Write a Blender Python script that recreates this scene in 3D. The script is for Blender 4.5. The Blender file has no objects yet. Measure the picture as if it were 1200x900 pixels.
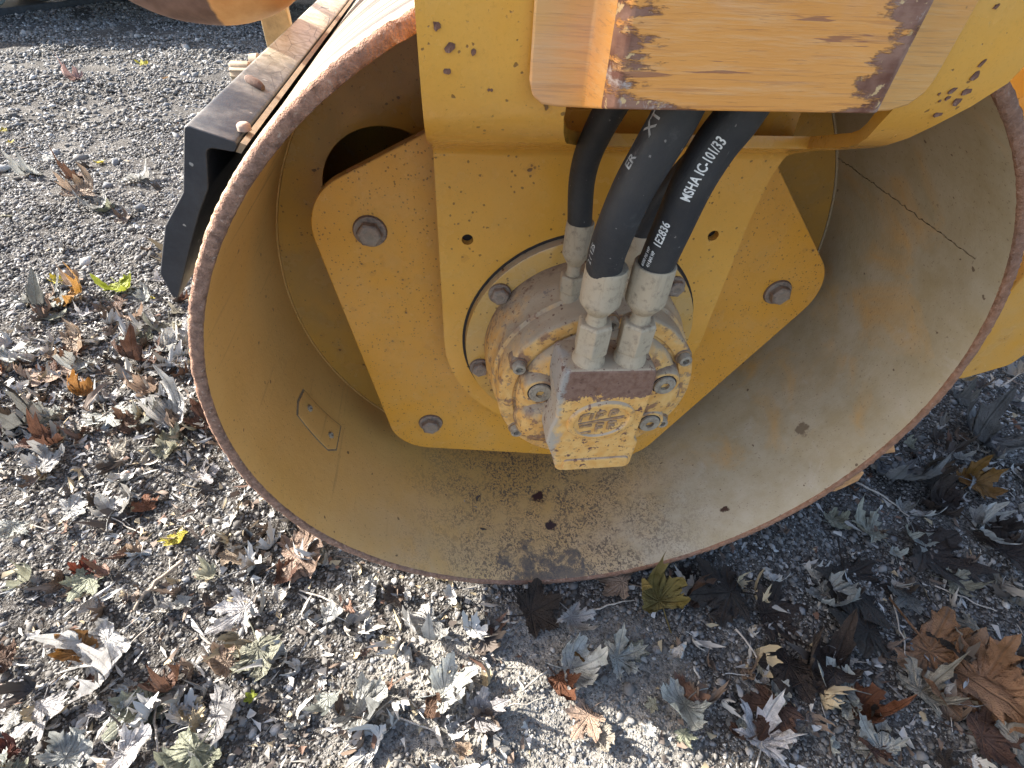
import bpy, bmesh, math, random
import numpy as np
from mathutils import Vector, Matrix, Euler

# ------------------------------------------------------------------ scene, camera, light
S = bpy.context.scene
C = bpy.data.collections.new("scene"); S.collection.children.link(C)
S.render.engine = 'CYCLES'
CAM = Vector((-0.19791, -0.43224, 0.50990))
YAW, PITCH, ROLL = 0.15321, 0.77387, 0.06766
fwd = Vector((math.sin(YAW)*math.cos(PITCH), math.cos(YAW)*math.cos(PITCH), -math.sin(PITCH)))
rgt = Vector((math.cos(YAW), -math.sin(YAW), 0)); upv = rgt.cross(fwd)
r2 = math.cos(ROLL)*rgt + math.sin(ROLL)*upv; u2 = -math.sin(ROLL)*rgt + math.cos(ROLL)*upv
cd = bpy.data.cameras.new("camera"); cam = bpy.data.objects.new("camera", cd); S.collection.objects.link(cam)
m = Matrix((r2, u2, -fwd)).transposed().to_4x4(); m.translation = CAM; cam.matrix_world = m
cd.sensor_width = 36; cd.lens = 36*588.97/1200; cd.clip_start = 0.01; cd.clip_end = 500
S.camera = cam
SUN = Vector((-1.40, 0.60, 1.0)).normalized()      # direction towards the sun
w = bpy.data.worlds.new("World"); S.world = w; w.use_nodes = True
nt = w.node_tree; nt.nodes.clear()
sky = nt.nodes.new('ShaderNodeTexSky'); sky.sky_type = 'NISHITA'; sky.sun_disc = False
sky.dust_density = 3.0; sky.ozone_density = .7; sky.sun_elevation = math.asin(SUN.z); sky.sun_rotation = math.atan2(SUN.x, SUN.y)
bg = nt.nodes.new('ShaderNodeBackground'); bg.inputs[1].default_value = 0.12
wo = nt.nodes.new('ShaderNodeOutputWorld'); nt.links.new(sky.outputs[0], bg.inputs[0]); nt.links.new(bg.outputs[0], wo.inputs[0])
sl = bpy.data.lights.new("sun", 'SUN'); sl.energy = 5.0; sl.angle = math.radians(0.5); sl.color = (1, 0.95, 0.87)
so = bpy.data.objects.new("sun", sl); so.rotation_euler = SUN.to_track_quat('Z', 'Y').to_euler(); S.collection.objects.link(so)
S.view_settings.view_transform = 'Standard'; S.view_settings.look = 'None'; S.view_settings.exposure = 2.1
S.cycles.max_bounces = 8; S.cycles.diffuse_bounces = 5

# ------------------------------------------------------------------ node helper
class N:
    def __init__(s, name):
        s.m = bpy.data.materials.new(name); s.m.use_nodes = True; s.t = s.m.node_tree
        s.b = s.t.nodes['Principled BSDF']; s.geo = None; s.oc = None
    def put(s, inp, v):
        if isinstance(v, bpy.types.NodeSocket): s.t.links.new(v, inp)
        elif isinstance(v, (tuple, list)) and len(v) == 3 and inp.type == 'RGBA': inp.default_value = (*v, 1)
        else: inp.default_value = v
    def pos(s):
        if not s.oc: s.oc = s.t.nodes.new('ShaderNodeTexCoord')
        return s.oc.outputs['Object']
    def geom(s, k):
        if not s.geo: s.geo = s.t.nodes.new('ShaderNodeNewGeometry')
        return s.geo.outputs[k]
    def math(s, op, a, b=0.0, c=None, clamp=False):
        n = s.t.nodes.new('ShaderNodeMath'); n.operation = op; n.use_clamp = clamp
        s.put(n.inputs[0], a); s.put(n.inputs[1], b)
        if c is not None: s.put(n.inputs[2], c)
        return n.outputs[0]
    def xyz(s, v):
        n = s.t.nodes.new('ShaderNodeSeparateXYZ'); s.put(n.inputs[0], v); return n.outputs
    def scale(s, v, sc, rot=(0, 0, 0), loc=(0, 0, 0)):
        n = s.t.nodes.new('ShaderNodeMapping'); s.put(n.inputs[0], v); n.inputs['Scale'].default_value = sc
        n.inputs['Rotation'].default_value = rot; n.inputs['Location'].default_value = loc; return n.outputs[0]
    def noise(s, sc, det=4, v=None, rough=.55, dist=0.0, col=False):
        n = s.t.nodes.new('ShaderNodeTexNoise'); s.put(n.inputs['Vector'], v or s.pos()); n.inputs['Scale'].default_value = sc
        n.inputs['Detail'].default_value = det; n.inputs['Roughness'].default_value = rough; n.inputs['Distortion'].default_value = dist
        return n.outputs[1 if col else 0]
    def voro(s, sc, v=None, feat='F1', out='Distance', rnd=1.0):
        n = s.t.nodes.new('ShaderNodeTexVoronoi'); n.feature = feat; s.put(n.inputs['Vector'], v or s.pos())
        n.inputs['Scale'].default_value = sc; n.inputs['Randomness'].default_value = rnd; return n.outputs[out]
    def ramp(s, f, a, b, smooth=False):          # 0 below a, 1 above b
        n = s.t.nodes.new('ShaderNodeMapRange'); n.interpolation_type = 'SMOOTHSTEP' if smooth else 'LINEAR'
        s.put(n.inputs[0], f); n.inputs[1].default_value = a; n.inputs[2].default_value = b; return n.outputs[0]
    def mix(s, f, a, b):
        n = s.t.nodes.new('ShaderNodeMix'); n.data_type = 'RGBA'; s.put(n.inputs[0], f); s.put(n.inputs[6], a); s.put(n.inputs[7], b)
        return n.outputs[2]
    def mul(s, *a):
        r = a[0]
        for x in a[1:]: r = s.math('MULTIPLY', r, x)
        return r
    def bump(s, h, dist=.001, st=1.0, nrm=None):
        n = s.t.nodes.new('ShaderNodeBump'); n.inputs['Strength'].default_value = st; n.inputs['Distance'].default_value = dist
        s.put(n.inputs['Height'], h)
        if nrm: s.put(n.inputs['Normal'], nrm)
        return n.outputs[0]
    def out(s, col, rough=.6, bump=None, metal=0.0, spec=.5):
        s.put(s.b.inputs['Base Color'], col); s.put(s.b.inputs['Roughness'], rough); s.put(s.b.inputs['Metallic'], metal)
        s.b.inputs['Specular IOR Level'].default_value = spec
        if bump: s.put(s.b.inputs['Normal'], bump)
        return s.m
def specks(n, sc, thr, keep, v=None, stretch=None):
    """small scattered specks: voronoi cells, only some of them carry one"""
    v = n.scale(v or n.pos(), stretch or (1, 1, 1))
    vw = n.t.nodes.new('ShaderNodeMix'); vw.data_type = 'VECTOR'; vw.inputs[0].default_value = .012*60/sc
    n.put(vw.inputs[4], v); n.put(vw.inputs[5], n.noise(sc*1.3, 2, v, col=True))
    vv = vw.outputs[1]
    d = n.voro(sc, vv); c = n.xyz(n.voro(sc, vv, out='Color'))
    rad = n.math('MULTIPLY', n.ramp(c[1], 0, 1), thr)
    hit = n.ramp(n.math('SUBTRACT', d, rad), .04, 0.0)
    return n.mul(hit, n.math('LESS_THAN', c[0], keep))

def flecks(n, sc, lo, hi, st=(1, 1, 1)):
    return n.ramp(n.noise(sc, 2, n.scale(n.pos(), st), rough=.5, dist=.3), lo, hi)

# ------------------------------------------------------------------ materials
YEL = (.68, .31, .038)
def mat_yellow(name, base=YEL, dust=.35, speck=.25, dustcol=(.40, .31, .17), rustamt=.0, fine=1.0, topdust=.3):
    n = N(name)
    big = n.noise(5, 5); mid = n.noise(22, 4)
    c = n.mix(n.ramp(big, .3, .7), tuple(x*.90 for x in base), tuple(min(1, x*1.08) for x in base))
    c = n.mix(n.mul(n.ramp(n.math('ADD', big, n.math('MULTIPLY', mid, .6)), .62, 1.05, True), dust), c, dustcol)
    up = n.ramp(n.xyz(n.geom('Normal'))[2], .1, .95, True)
    c = n.mix(n.mul(up, topdust), c, (.33, .28, .21))
    f = n.noise(420, 3, rough=.7)
    c = n.mix(n.mul(n.ramp(f, .55, .72), .22*fine), c, tuple(x*.45 for x in base))
    sp = n.math('MAXIMUM', n.mul(specks(n, 210, .34, speck*.6), .8), specks(n, 75, .20, speck*.14))
    sp = n.math('MAXIMUM', sp, n.mul(flecks(n, 330, .70-.06*speck, .74-.06*speck), n.ramp(n.noise(18, 3), .35, .6), .6))
    c = n.mix(n.mul(sp, .85), c, (.075, .038, .022))
    halo = specks(n, 75, .6, speck*.14)
    c = n.mix(n.mul(halo, .18), c, (.30, .12, .03))
    if rustamt > 0:
        r = n.ramp(n.noise(30, 6, rough=.7), .70-rustamt*.25, .72-rustamt*.25)
        c = n.mix(r, c, (.12, .05, .032))
    h = n.math('ADD', n.math('MULTIPLY', n.noise(160, 3), .5), n.math('MULTIPLY', sp, -.9))
    return n.out(c, n.ramp(mid, .2, 1.6), n.bump(h, .0007, .6))
def mat_shell():
    n = N("drum_paint"); P = n.xyz(n.pos())
    ang = n.math('ARCTAN2', P[2], P[0])                      # angle round the axle, bottom = -1.57
    big = n.noise(4, 5); mid = n.noise(17, 5, rough=.65); cloud = n.noise(9, 6, rough=.6, dist=.6)
    c = n.mix(n.ramp(big, .35, .65), (.60, .315, .075), (.68, .37, .10))
    # grey road dust: thicker on the rear (right) side and on the flat of the bottom near the rim
    right = n.ramp(P[0], -.05, .42, True); nearr = n.ramp(P[1], .26, .02, True)
    low = n.ramp(P[2], -.15, -.45, True)
    dm = n.math('ADD', n.mul(right, .55), n.mul(low, nearr, .42)); dm = n.math('ADD', dm, n.math('ADD', .10, n.mul(right, .22)))
    dm = n.mul(dm, n.ramp(cloud, .12, .52, True))
    dm = n.math('ADD', dm, n.mul(right, nearr, .25), clamp=True)
    c = n.mix(dm, c, n.mix(n.ramp(mid, .3, .7), (.37, .30, .185), (.46, .395, .29)))
    haze = n.mul(n.ramp(n.noise(6.5, 7, rough=.7, dist=1.2), .56, .70, True), right)
    c = n.mix(n.mul(haze, .55), c, (.50, .44, .36))
    sph = n.ramp(n.noise(3.2, 4), .5, .62, True); c = n.mix(n.mul(sph, .12), c, (.60, .42, .18))
    # fine dark speckle, densest at the bottom
    bott = n.ramp(n.math('ABSOLUTE', n.math('ADD', ang, 1.58)), .85, .18, True)
    a = flecks(n, 210, .555, .60, (1, .75, 1)); b2 = flecks(n, 130, .575, .605, (1, .7, 1)); a3 = flecks(n, 320, .565, .61)
    patch = n.ramp(n.noise(13, 4), .40, .56)
    base = n.math('MAXIMUM', n.mul(specks(n, 80, .22, .08), 1.0), n.mul(flecks(n, 260, .66, .70), .55))
    c = n.mix(n.mul(base, .8), c, (.09, .05, .03))
    c = n.mix(n.mul(n.math('MAXIMUM', a, n.math('MAXIMUM', n.mul(b2, patch), a3)), bott, n.ramp(n.noise(22, 4), .34, .54), .85), c, (.10, .075, .06))
    # black-grey scuffed patch low down by the rim
    d1 = n.math('ABSOLUTE', n.math('ADD', ang, 1.63)); sm = n.mul(n.ramp(d1, .42, .04, True), n.ramp(P[1], .17, .02, True))
    sc = n.ramp(n.math('ADD', n.noise(30, 8, rough=.78, dist=.5), n.math('MULTIPLY', sm, .36)), .73, .82)
    c = n.mix(n.mul(sc, n.ramp(sm, 0, .3), .85), c, (.105, .092, .082))
    # single stains
    for (x, y, z, r, col) in ((-.02, .20, -.485, .016, (.06, .025, .02)), (-.005, .125, -.485, .014, (.05, .03, .03)), (.33, .06, -.355, .008, (.06, .03, .02)), (.445, .12, -.19, .014, (.2, .15, .1))):
        v = n.t.nodes.new('ShaderNodeVectorMath'); v.operation = 'DISTANCE'; n.put(v.inputs[0], n.pos()); v.inputs[1].default_value = (x, y, z)
        dd = n.math('ADD', v.outputs[1 if len(v.outputs) > 1 else 0], n.math('MULTIPLY', n.math('SUBTRACT', n.noise(90, 3), .5), .035))
        c = n.mix(n.ramp(dd, r, r*.6), c, col)
    stre = n.ramp(n.noise(12, 4, n.scale(n.pos(), (6, .25, 6))), .62, .74)
    c = n.mix(n.mul(stre, n.ramp(P[0], -.2, -.4), .35), c, (.17, .10, .04))
    h = n.math('ADD', n.noise(60, 4), n.math('MULTIPLY', n.noise(300, 3), .4))
    return n.out(c, .62, n.bump(h, .0012, .5), spec=.35)
def mat_rust(name, light=(.25, .115, .065), dark=(.085, .045, .035), sc=90, orange=0.0):
    n = N(name); f = n.noise(sc, 6, rough=.7); g = n.noise(14, 4)
    c = n.mix(n.ramp(f, .36, .64), dark, light)
    c = n.mix(n.mul(n.ramp(n.noise(sc*1.7, 3), .60, .70), .7), c, (.46, .34, .26))
    if orange: c = n.mix(n.mul(n.ramp(n.xyz(n.pos())[0], -.4, .5), orange), c, (.40, .16, .055))
    c = n.mix(n.mul(n.ramp(g, .45, .7), .4), c, (.16, .11, .09))
    return n.out(c, .85, n.bump(n.math('ADD', f, n.noise(sc*4, 3)), .002, .9), spec=.2)
def mat_outer():
    n = N("worn_drum_steel"); P = n.pos()
    s1 = n.noise(10, 5, n.scale(P, (.5, 9, .5)), rough=.65)
    c = n.mix(n.ramp(s1, .35, .65), (.15, .105, .06), (.34, .28, .19))
    c = n.mix(n.mul(n.ramp(n.noise(60, 5), .56, .66), .6), c, (.45, .28, .09))
    c = n.mix(n.mul(n.ramp(n.noise(6, 4, n.scale(P, (.3, 9, .3))), .52, .55), .95), c, (.035, .025, .02))  # dark stripes round the drum: thin shadow lines put into the colour
    return n.out(c, .6, n.bump(s1, .003, .7), spec=.4)
def mat_metal(name, base=(.33, .30, .265), dark=(.10, .085, .075), sc=60, amt=.5, rough=.55, metal=.25):
    n = N(name); f = n.noise(sc, 6, rough=.7)
    c = n.mix(n.ramp(f, .58-amt*.2, .66-amt*.05+.06), base, dark)
    c = n.mix(n.mul(n.ramp(n.noise(30, 3), .5, .7), .45), c, (.38, .32, .24))
    c = n.mix(n.mul(n.ramp(n.geom('Pointiness'), .49, .45), .6), c, (.13, .10, .07)); c = n.mix(n.mul(n.ramp(n.noise(60, 5, n.scale(n.pos(), (3, 3, .3)), rough=.7), .55, .68), .45), c, dark)
    return n.out(c, rough, n.bump(f, .0008, .7), metal)
def mat_rubber(name, base=(.022, .023, .026)):
    n = N(name); P = n.pos(); f = n.noise(55, 6, rough=.75); g = n.noise(35, 5, n.scale(P, (3, 3, .35)), rough=.7)
    c = n.mix(n.mul(n.ramp(f, .60, .76), .55), base, (.12, .115, .11))
    c = n.mix(n.mul(n.ramp(n.noise(14, 4), .45, .75), .5), c, (.065, .058, .05))
    c = n.mix(n.mul(n.ramp(g, .66, .73), .6), c, (.19, .18, .165))
    c = n.mix(n.mul(specks(n, 240, .25, .10), .6), c, (.30, .28, .26))
    return n.out(c, n.ramp(f, -.3, 1.1), n.bump(n.math('ADD', f, n.noise(400, 2)), .0006, .5), spec=.45)
def mat_plain(name, col, rough=.7, sc=80, var=.25, bd=.0006, spec=.5):
    n = N(name); f = n.noise(sc, 5, rough=.65)
    c = n.mix(n.ramp(f, .3, .7), tuple(x*(1-var) for x in col), tuple(min(1, x*(1+var)) for x in col))
    return n.out(c, rough, n.bump(f, bd, .7), spec=spec)
def mat_guard():
    n = N("worn_guard_paint"); P = n.xyz(n.pos()); p = n.pos()
    st = n.scale(p, (.35, 1, 5.5)); fib = n.noise(38, 7, st, rough=.72); fib2 = n.noise(120, 5, n.scale(p, (.25, 1, 6)), rough=.7)
    c = n.mix(n.ramp(n.noise(8, 4), .3, .7), (.68, .27, .05), (.76, .34, .085))
    c = n.mix(n.mul(n.ramp(fib, .50, .64), .45), c, (.74, .43, .20)); c = n.mix(n.mul(n.ramp(n.noise(70, 6, n.scale(p, (.16, 1, 5)), rough=.7), .54, .62), .45), c, (.40, .16, .06)); c = n.mix(n.mul(n.ramp(n.noise(7, 4), .55, .7), .35), c, (.56, .40, .33))
    c = n.mix(n.mul(n.ramp(fib2, .60, .68), .55), c, (.38, .17, .07))
    # paint worn off along both vertical folds; edge of the bare steel is ragged
    xl = n.ramp(P[0], -.030, -.093); xr = n.ramp(P[0], .040, .089)
    low = n.ramp(P[2], .50, .42)
    e = n.math('ADD', n.math('ADD', n.mul(xl, .44), n.mul(xr, .50)), n.mul(n.ramp(P[2], .4225, .4150), .22)); on = n.math('LESS_THAN', P[1], -.080)
    ra = n.math('ADD', n.math('ADD', n.noise(26, 6, n.scale(p, (.6, 1, 3.6)), rough=.72), n.math('MULTIPLY', n.math('SUBTRACT', n.noise(9, 2), .5), .25)), e)
    r = n.mul(n.ramp(n.math('ADD', ra, n.math('MULTIPLY', n.math('SUBTRACT', n.noise(170, 4), .5), .22)), .82, .89), on)
    rc = n.mix(n.ramp(n.noise(60, 5), .35, .62), (.15, .055, .030), (.30, .155, .10))
    rc = n.mix(n.ramp(n.noise(48, 6, dist=.5, rough=.7), .57, .66), rc, (.46, .36, .30)); rc = n.mix(n.ramp(n.noise(140, 4), .60, .64), rc, (.62, .42, .20))
    c = n.mix(r, c, rc)
    scr = n.mul(n.ramp(n.noise(16, 5, n.scale(p, (.6, 1, 9))), .64, .66), on); c = n.mix(n.mul(scr, .7), c, (.23, .09, .06))
    off = n.math('SUBTRACT', 1.0, on)
    c = n.mix(n.mul(off, n.ramp(n.noise(6, 3), .4, .7), .5), c, (.52, .40, .16))
    sp = specks(n, 45, .25, .12); c = n.mix(n.mul(sp, .8), c, (.10, .04, .03))
    return n.out(c, .6, n.bump(n.math('ADD', n.math('MULTIPLY', r, -1.2), fib), .0010, .8), spec=.35)
def mat_motor(name="motor_paint", block=False):
    n = N(name); P = n.xyz(n.pos()); up = n.xyz(n.geom('Normal'))[2]
    f = n.noise(34, 7, rough=.68, dist=.3); g = n.noise(90, 6, rough=.7)
    dust = n.mix(n.ramp(n.noise(20, 4), .3, .7), (.33, .25, .165), (.43, .33, .22))
    yel = n.mix(n.ramp(n.noise(70, 4), .35, .65), (.62, .31, .08), (.70, .41, .14))
    c = n.mix(n.ramp(n.math('ADD', n.math('MULTIPLY', up, .60), n.math('MULTIPLY', f, .8)), .52, .80), yel, dust)
    if block:
        top = n.math('ADD', n.ramp(P[2], .045, .085), n.math('MULTIPLY', n.math('SUBTRACT', f, .5), 1.7))
        rb = n.mix(n.ramp(g, .35, .65), (.14, .070, .045), (.25, .145, .10))
        front = n.math('LESS_THAN', up, .7)
        top = n.math('ADD', top, n.math('MULTIPLY', n.math('SUBTRACT', n.noise(130, 5, rough=.7), .5), 1.1)); c = n.mix(n.mul(n.ramp(top, .44, .50), front), c, rb)
        side = n.ramp(n.math('ADD', P[0], n.math('MULTIPLY', n.math('SUBTRACT', f, .5), .05)), -.062, -.070)
        c = n.mix(n.mul(side, .8), c, (.33, .31, .27))
        c = n.mix(n.ramp(n.math('ADD', g, n.math('MULTIPLY', n.noise(12, 3), .4)), .80, .84), c, (.13, .065, .05))
    else:
        ch = n.mul(n.ramp(n.math('ADD', n.noise(60, 6, rough=.7, dist=.3), n.math('MULTIPLY', n.noise(9, 3), .5)), .87, .90), .6)
        c = n.mix(ch, c, n.mix(n.ramp(g, .4, .6), (.12, .10, .095), (.22, .19, .17)))
        rim = n.mul(n.ramp(n.noise(50, 5), .56, .62), .8); c = n.mix(n.mul(rim, n.ramp(up, .9, .2)), c, (.21, .11, .075))
    pt = n.math('ADD', n.geom('Pointiness'), n.math('MULTIPLY', n.math('SUBTRACT', n.noise(80, 5, rough=.7), .5), .09))
    c = n.mix(n.mul(n.ramp(pt, .548, .575), .8), c, n.mix(n.ramp(g, .4, .6), (.12, .065, .045), (.25, .17, .12)))
    c = n.mix(n.mul(n.ramp(pt, .465, .42), .5), c, (.15, .11, .075))
    c = n.mix(n.mul(flecks(n, 150, .615, .64), n.ramp(n.noise(25, 3), .42, .58), .75), c, (.20, .10, .06))
    c = n.mix(n.mul(specks(n, 190, .35, .22), .8), c, (.12, .06, .04))
    return n.out(c, .7, n.bump(n.math('ADD', n.math('MULTIPLY', f, .5), g), .0010, .8), spec=.3)
M = {}
M['yel'] = mat_yellow("yellow_paint"); M['plate'] = mat_yellow("drive_plate_paint", (.68, .305, .036), dust=.22, speck=.55, topdust=.4)
M['bracket'] = mat_yellow("bracket_paint", (.72, .345, .05), dust=.30, speck=.16, dustcol=(.54, .34, .10), topdust=.1)
M['disc'] = mat_yellow("disc_paint", (.54, .28, .055), dust=.5, speck=.35, dustcol=(.28, .19, .09))
M['flange'] = mat_yellow("flange_paint", (.62, .33, .065), dust=.5, speck=.3, topdust=.9)
M['shell'] = mat_shell(); M['rim'] = mat_rust("rim_rust", (.36, .21, .145), (.15, .085, .06), sc=110, orange=.30); M['rust'] = mat_rust("rust_dark")
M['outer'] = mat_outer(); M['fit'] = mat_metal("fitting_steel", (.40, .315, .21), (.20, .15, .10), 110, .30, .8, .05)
M['bolt'] = mat_metal("bolt_steel", (.28, .20, .145), (.07, .05, .045), 120, .6, .7, .1)
M['screw'] = mat_metal("screw_steel", (.36, .30, .22), (.14, .10, .07), 120, .5, .6, .1)
M['rubber'] = mat_rubber("hose_rubber"); M['guard'] = mat_guard(); M['motor'] = mat_motor(); M['block'] = mat_motor("motor_block_paint", True)
M['white'] = mat_plain("hose_print", (.75, .74, .70), .8, 260, .25); M['fade'] = mat_plain("faded_print", (.30, .30, .29), .8, 260, .45)
M['dark'] = mat_plain("dark_steel_and_shade", (.03, .022, .018), .9)
M['weld'] = mat_plain("weld_bead", (.21, .15, .085), .8, 200, .4)

# ------------------------------------------------------------------ mesh helpers
def link(name, me, mat, parent=None, bevel=0, smooth=None, segs=2):
    o = bpy.data.objects.new(name, me); C.objects.link(o)
    if mat and not me.materials: me.materials.append(mat)
    if parent: o.parent = parent
    if smooth: 
        me.polygons.foreach_set('use_smooth', [True]*len(me.polygons)); 
        if smooth is not True: me.set_sharp_from_angle(angle=math.radians(smooth))
    if bevel:
        b = o.modifiers.new('bevel', 'BEVEL'); b.width = bevel; b.segments = segs; b.limit_method = 'ANGLE'; b.angle_limit = math.radians(35); b.harden_normals = False
    return o
def mesh(vs, fs, name='m'):
    me = bpy.data.meshes.new(name); me.from_pydata([tuple(v) for v in vs], [], fs); me.update()
    b = bmesh.new(); b.from_mesh(me); bmesh.ops.recalc_face_normals(b, faces=b.faces); b.to_mesh(me); b.free(); return me
def tagset(o, **k):
    for a, v in k.items(): o[a] = v
    return o
def prism(poly, y0, y1):
    """polygon in x,z pushed along y"""
    n = len(poly); vs = [(x, y0, z) for x, z in poly]+[(x, y1, z) for x, z in poly]
    return mesh(vs, [list(range(n)), list(range(2*n-1, n-1, -1))]+[[i, (i+1) % n, n+(i+1) % n, n+i] for i in range(n)])
def boxm(x0, x1, y0, y1, z0, z1): return prism([(x0, z0), (x1, z0), (x1, z1), (x0, z1)], y0, y1)
def lathe(prof, seg=48, axis='Y', center=(0, 0, 0), closed=False, ang0=0, cap=True, jit=None):
    """profile of (along, radius)"""
    vs, fs = [], []; n = len(prof)
    for (a, r) in prof:
        for k in range(seg):
            t = 2*math.pi*k/seg+ang0
            rr = r*(jit(t, a) if jit else 1)
            c, s = rr*math.cos(t), rr*math.sin(t)
            v = {'Y': (c, a, s), 'Z': (c, s, a), 'X': (a, c, s)}[axis]
            vs.append((v[0]+center[0], v[1]+center[1], v[2]+center[2]))
    for i in range(n-1 if not closed else n):
        j = (i+1) % n
        for k in range(seg): fs.append([i*seg+k, i*seg+(k+1) % seg, j*seg+(k+1) % seg, j*seg+k])
    if not closed and cap: fs += [list(range(seg)), list(range((n-1)*seg, n*seg))]
    return mesh(vs, fs)
def joinm(*ms):
    b = bmesh.new()
    for m_ in ms: b.from_mesh(m_)
    me = bpy.data.meshes.new('j'); b.to_mesh(me); b.free(); return me
def spline(pts, n):
    """Catmull-Rom through pts"""
    P = [Vector(p) for p in pts]; P = [2*P[0]-P[1]]+P+[2*P[-1]-P[-2]]; out = []
    m_ = len(P)-3
    for i in range(n+1):
        u = i/n*m_; k = min(int(u), m_-1); t = u-k; a, b, c, d = P[k:k+4]
        out.append(.5*((2*b)+(-a+c)*t+(2*a-5*b+4*c-d)*t*t+(-a+3*b-3*c+d)*t**3))
    return out
def frames(path, ref=Vector((0, -1, 0))):
    fr = []
    for i, p in enumerate(path):
        t = (path[min(i+1, len(path)-1)]-path[max(i-1, 0)]).normalized()
        a = (ref-ref.dot(t)*t).normalized(); fr.append((p, t, a, t.cross(a)))
    return fr
def tube(path, r, seg=24, cap=True, rf=None):
    vs, fs = [], []
    for i, (p, t, a, b) in enumerate(frames(path)):
        for k in range(seg):
            th = 2*math.pi*k/seg; rr = r*(rf(i/(len(path)-1), th) if rf else 1)
            vs.append(p+a*(rr*math.cos(th))+b*(rr*math.sin(th)))
    for i in range(len(path)-1):
        for k in range(seg): fs.append([i*seg+k, i*seg+(k+1) % seg, (i+1)*seg+(k+1) % seg, (i+1)*seg+k])
    if cap: fs += [list(range(seg)), list(range((len(path)-1)*seg, len(path)*seg))]
    return mesh(vs, fs)
def cut(o, cutters):
    """boolean the cutter meshes out of o and bake the result"""
    cos = []
    for me in cutters:
        c = bpy.data.objects.new('cutter', me); S.collection.objects.link(c); cos.append(c)
        md = o.modifiers.new('cut', 'BOOLEAN'); md.object = c; md.solver = 'EXACT'
    bake(o)
    for c in cos: bpy.data.objects.remove(c)
def bake(o):
    dg = bpy.context.evaluated_depsgraph_get(); dg.update()
    me = bpy.data.meshes.new_from_object(o.evaluated_get(dg)); o.modifiers.clear(); o.data = me
def cylY(x, z, r, y0, y1, seg=24): return lathe([(y0, r), (y1, r)], seg, 'Y', (x, 0, z))
# ------------------------------------------------------------------ the roller
ROOT = bpy.data.objects.new("road_roller", None); C.objects.link(ROOT); ROOT.location = (0, 0, -.5)
tagset(ROOT, label="yellow road roller with open steel drum, hydraulic motor and black hoses on the gravel", category="road roller")
_link = link
def link(name, me, mat, parent=ROOT, **k):
    o = _link(name, me, mat, parent, **k)
    if parent is ROOT: o.matrix_parent_inverse = Matrix.Translation((0, 0, .5))
    return o
rnd = random.Random(5)

# --- drum shell: inner skin, rusty rim face, worn outer skin in one part
def rim_noise(t, a=0): return math.sin(t*37)*.3+math.sin(t*91+1)*.3+math.sin(t*173+2)*.25+math.sin(t*311)*.2
seg = 720
rows = [(1.0, .4850, 0), (.343, .4850, 0), (.2, .4850, 0), (.05, .4852, 0), (.004, .4855, 0), (.0012, .4862, 1), (.0, .4885, 1), (-.0005, .4925, 1), (.0, .4965, 1), (.0025, .4995, 1), (.009, .5008, 2), (.03, .501, 2), (.10, .5, 2), (.3, .5, 2), (1.2, .5, 2)]
vs, fs, mi = [], [], []
rr_ = random.Random(3)
jag = [rr_.gauss(0, 1) for _ in range(seg)]
for i, (y, r, z) in enumerate(rows):
    for k in range(seg):
        t = 2*math.pi*k/seg
        a = 0; dy = 0
        if 4 <= i <= 9: dy = .0005*rr_.gauss(0, 1)*(1 if 5 <= i <= 8 else .4); a = .00022*jag[k]*(1 if i > 6 else .5)+.0003*rim_noise(t)
        if i in (9, 10): a += .0003*jag[k]
        vs.append(((r+a)*math.cos(t), y+dy, (r+a)*math.sin(t)))
for i in range(len(rows)-1):
    for k in range(seg):
        fs.append([i*seg+k, i*seg+(k+1) % seg, (i+1)*seg+(k+1) % seg, (i+1)*seg+k]); mi.append(0 if i < 4 else (1 if i < 9 else 2))
me = bpy.data.meshes.new('shell'); me.from_pydata(vs, [], fs)
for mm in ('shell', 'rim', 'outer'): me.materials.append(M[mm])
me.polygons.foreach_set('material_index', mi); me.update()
shell = link("drum_shell", me, None, smooth=50)
# weld seam along the shell, and the small riveted tag
def onshell(a, y, r=.4845): return Vector((r*math.cos(math.radians(a)), y, r*math.sin(math.radians(a))))
path = [onshell(28.3-1.6*(1-y/.343)+.12*rnd.gauss(0, 1), y) for y in np.linspace(.342, .045, 60)]
link("weld_seam", tube(path, .0006, 8, rf=lambda u, th: 1+.35*math.sin(u*160)), M['weld'], shell, smooth=True)
tagp = [(-163.9, .223), (-164.6, .19), (-163.8, .166), (-153.2, .157), (-151.0, .170), (-150.9, .226)]
def curved_plate(pts, r0, r1, n=8):
    # polygon given in (angle, y), lifted off the shell
    cx = sum(p[0] for p in pts)/len(pts); cy = sum(p[1] for p in pts)/len(pts); P = []
    for i, p in enumerate(pts):
        q = pts[(i+1) % len(pts)]
        for k in range(4): P.append((p[0]+(q[0]-p[0])*k/4, p[1]+(q[1]-p[1])*k/4))
    vs, fs = [], []; L = len(P)
    for (sc, r) in ((1.0, r0), (1.0, r1), (.96, r1-.0004), (.6, r1-.0004), (.2, r1-.0004)):
        for a, y in P: vs.append(onshell(cx+(a-cx)*sc, cy+(y-cy)*sc, r))
    for i in range(4):
        for k in range(L): fs.append([i*L+k, i*L+(k+1) % L, (i+1)*L+(k+1) % L, (i+1)*L+k])
    fs.append(list(range(4*L, 5*L))); return mesh(vs, fs)
link("tag_outline", curved_plate([(a+(a+157.5)*.07, y+(y-.19)*.07) for a, y in tagp], .4848, .4843), M['weld'], shell, smooth=30)
link("rating_tag", curved_plate(tagp, .4846, .4830), M['shell'], shell, smooth=30)
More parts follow.
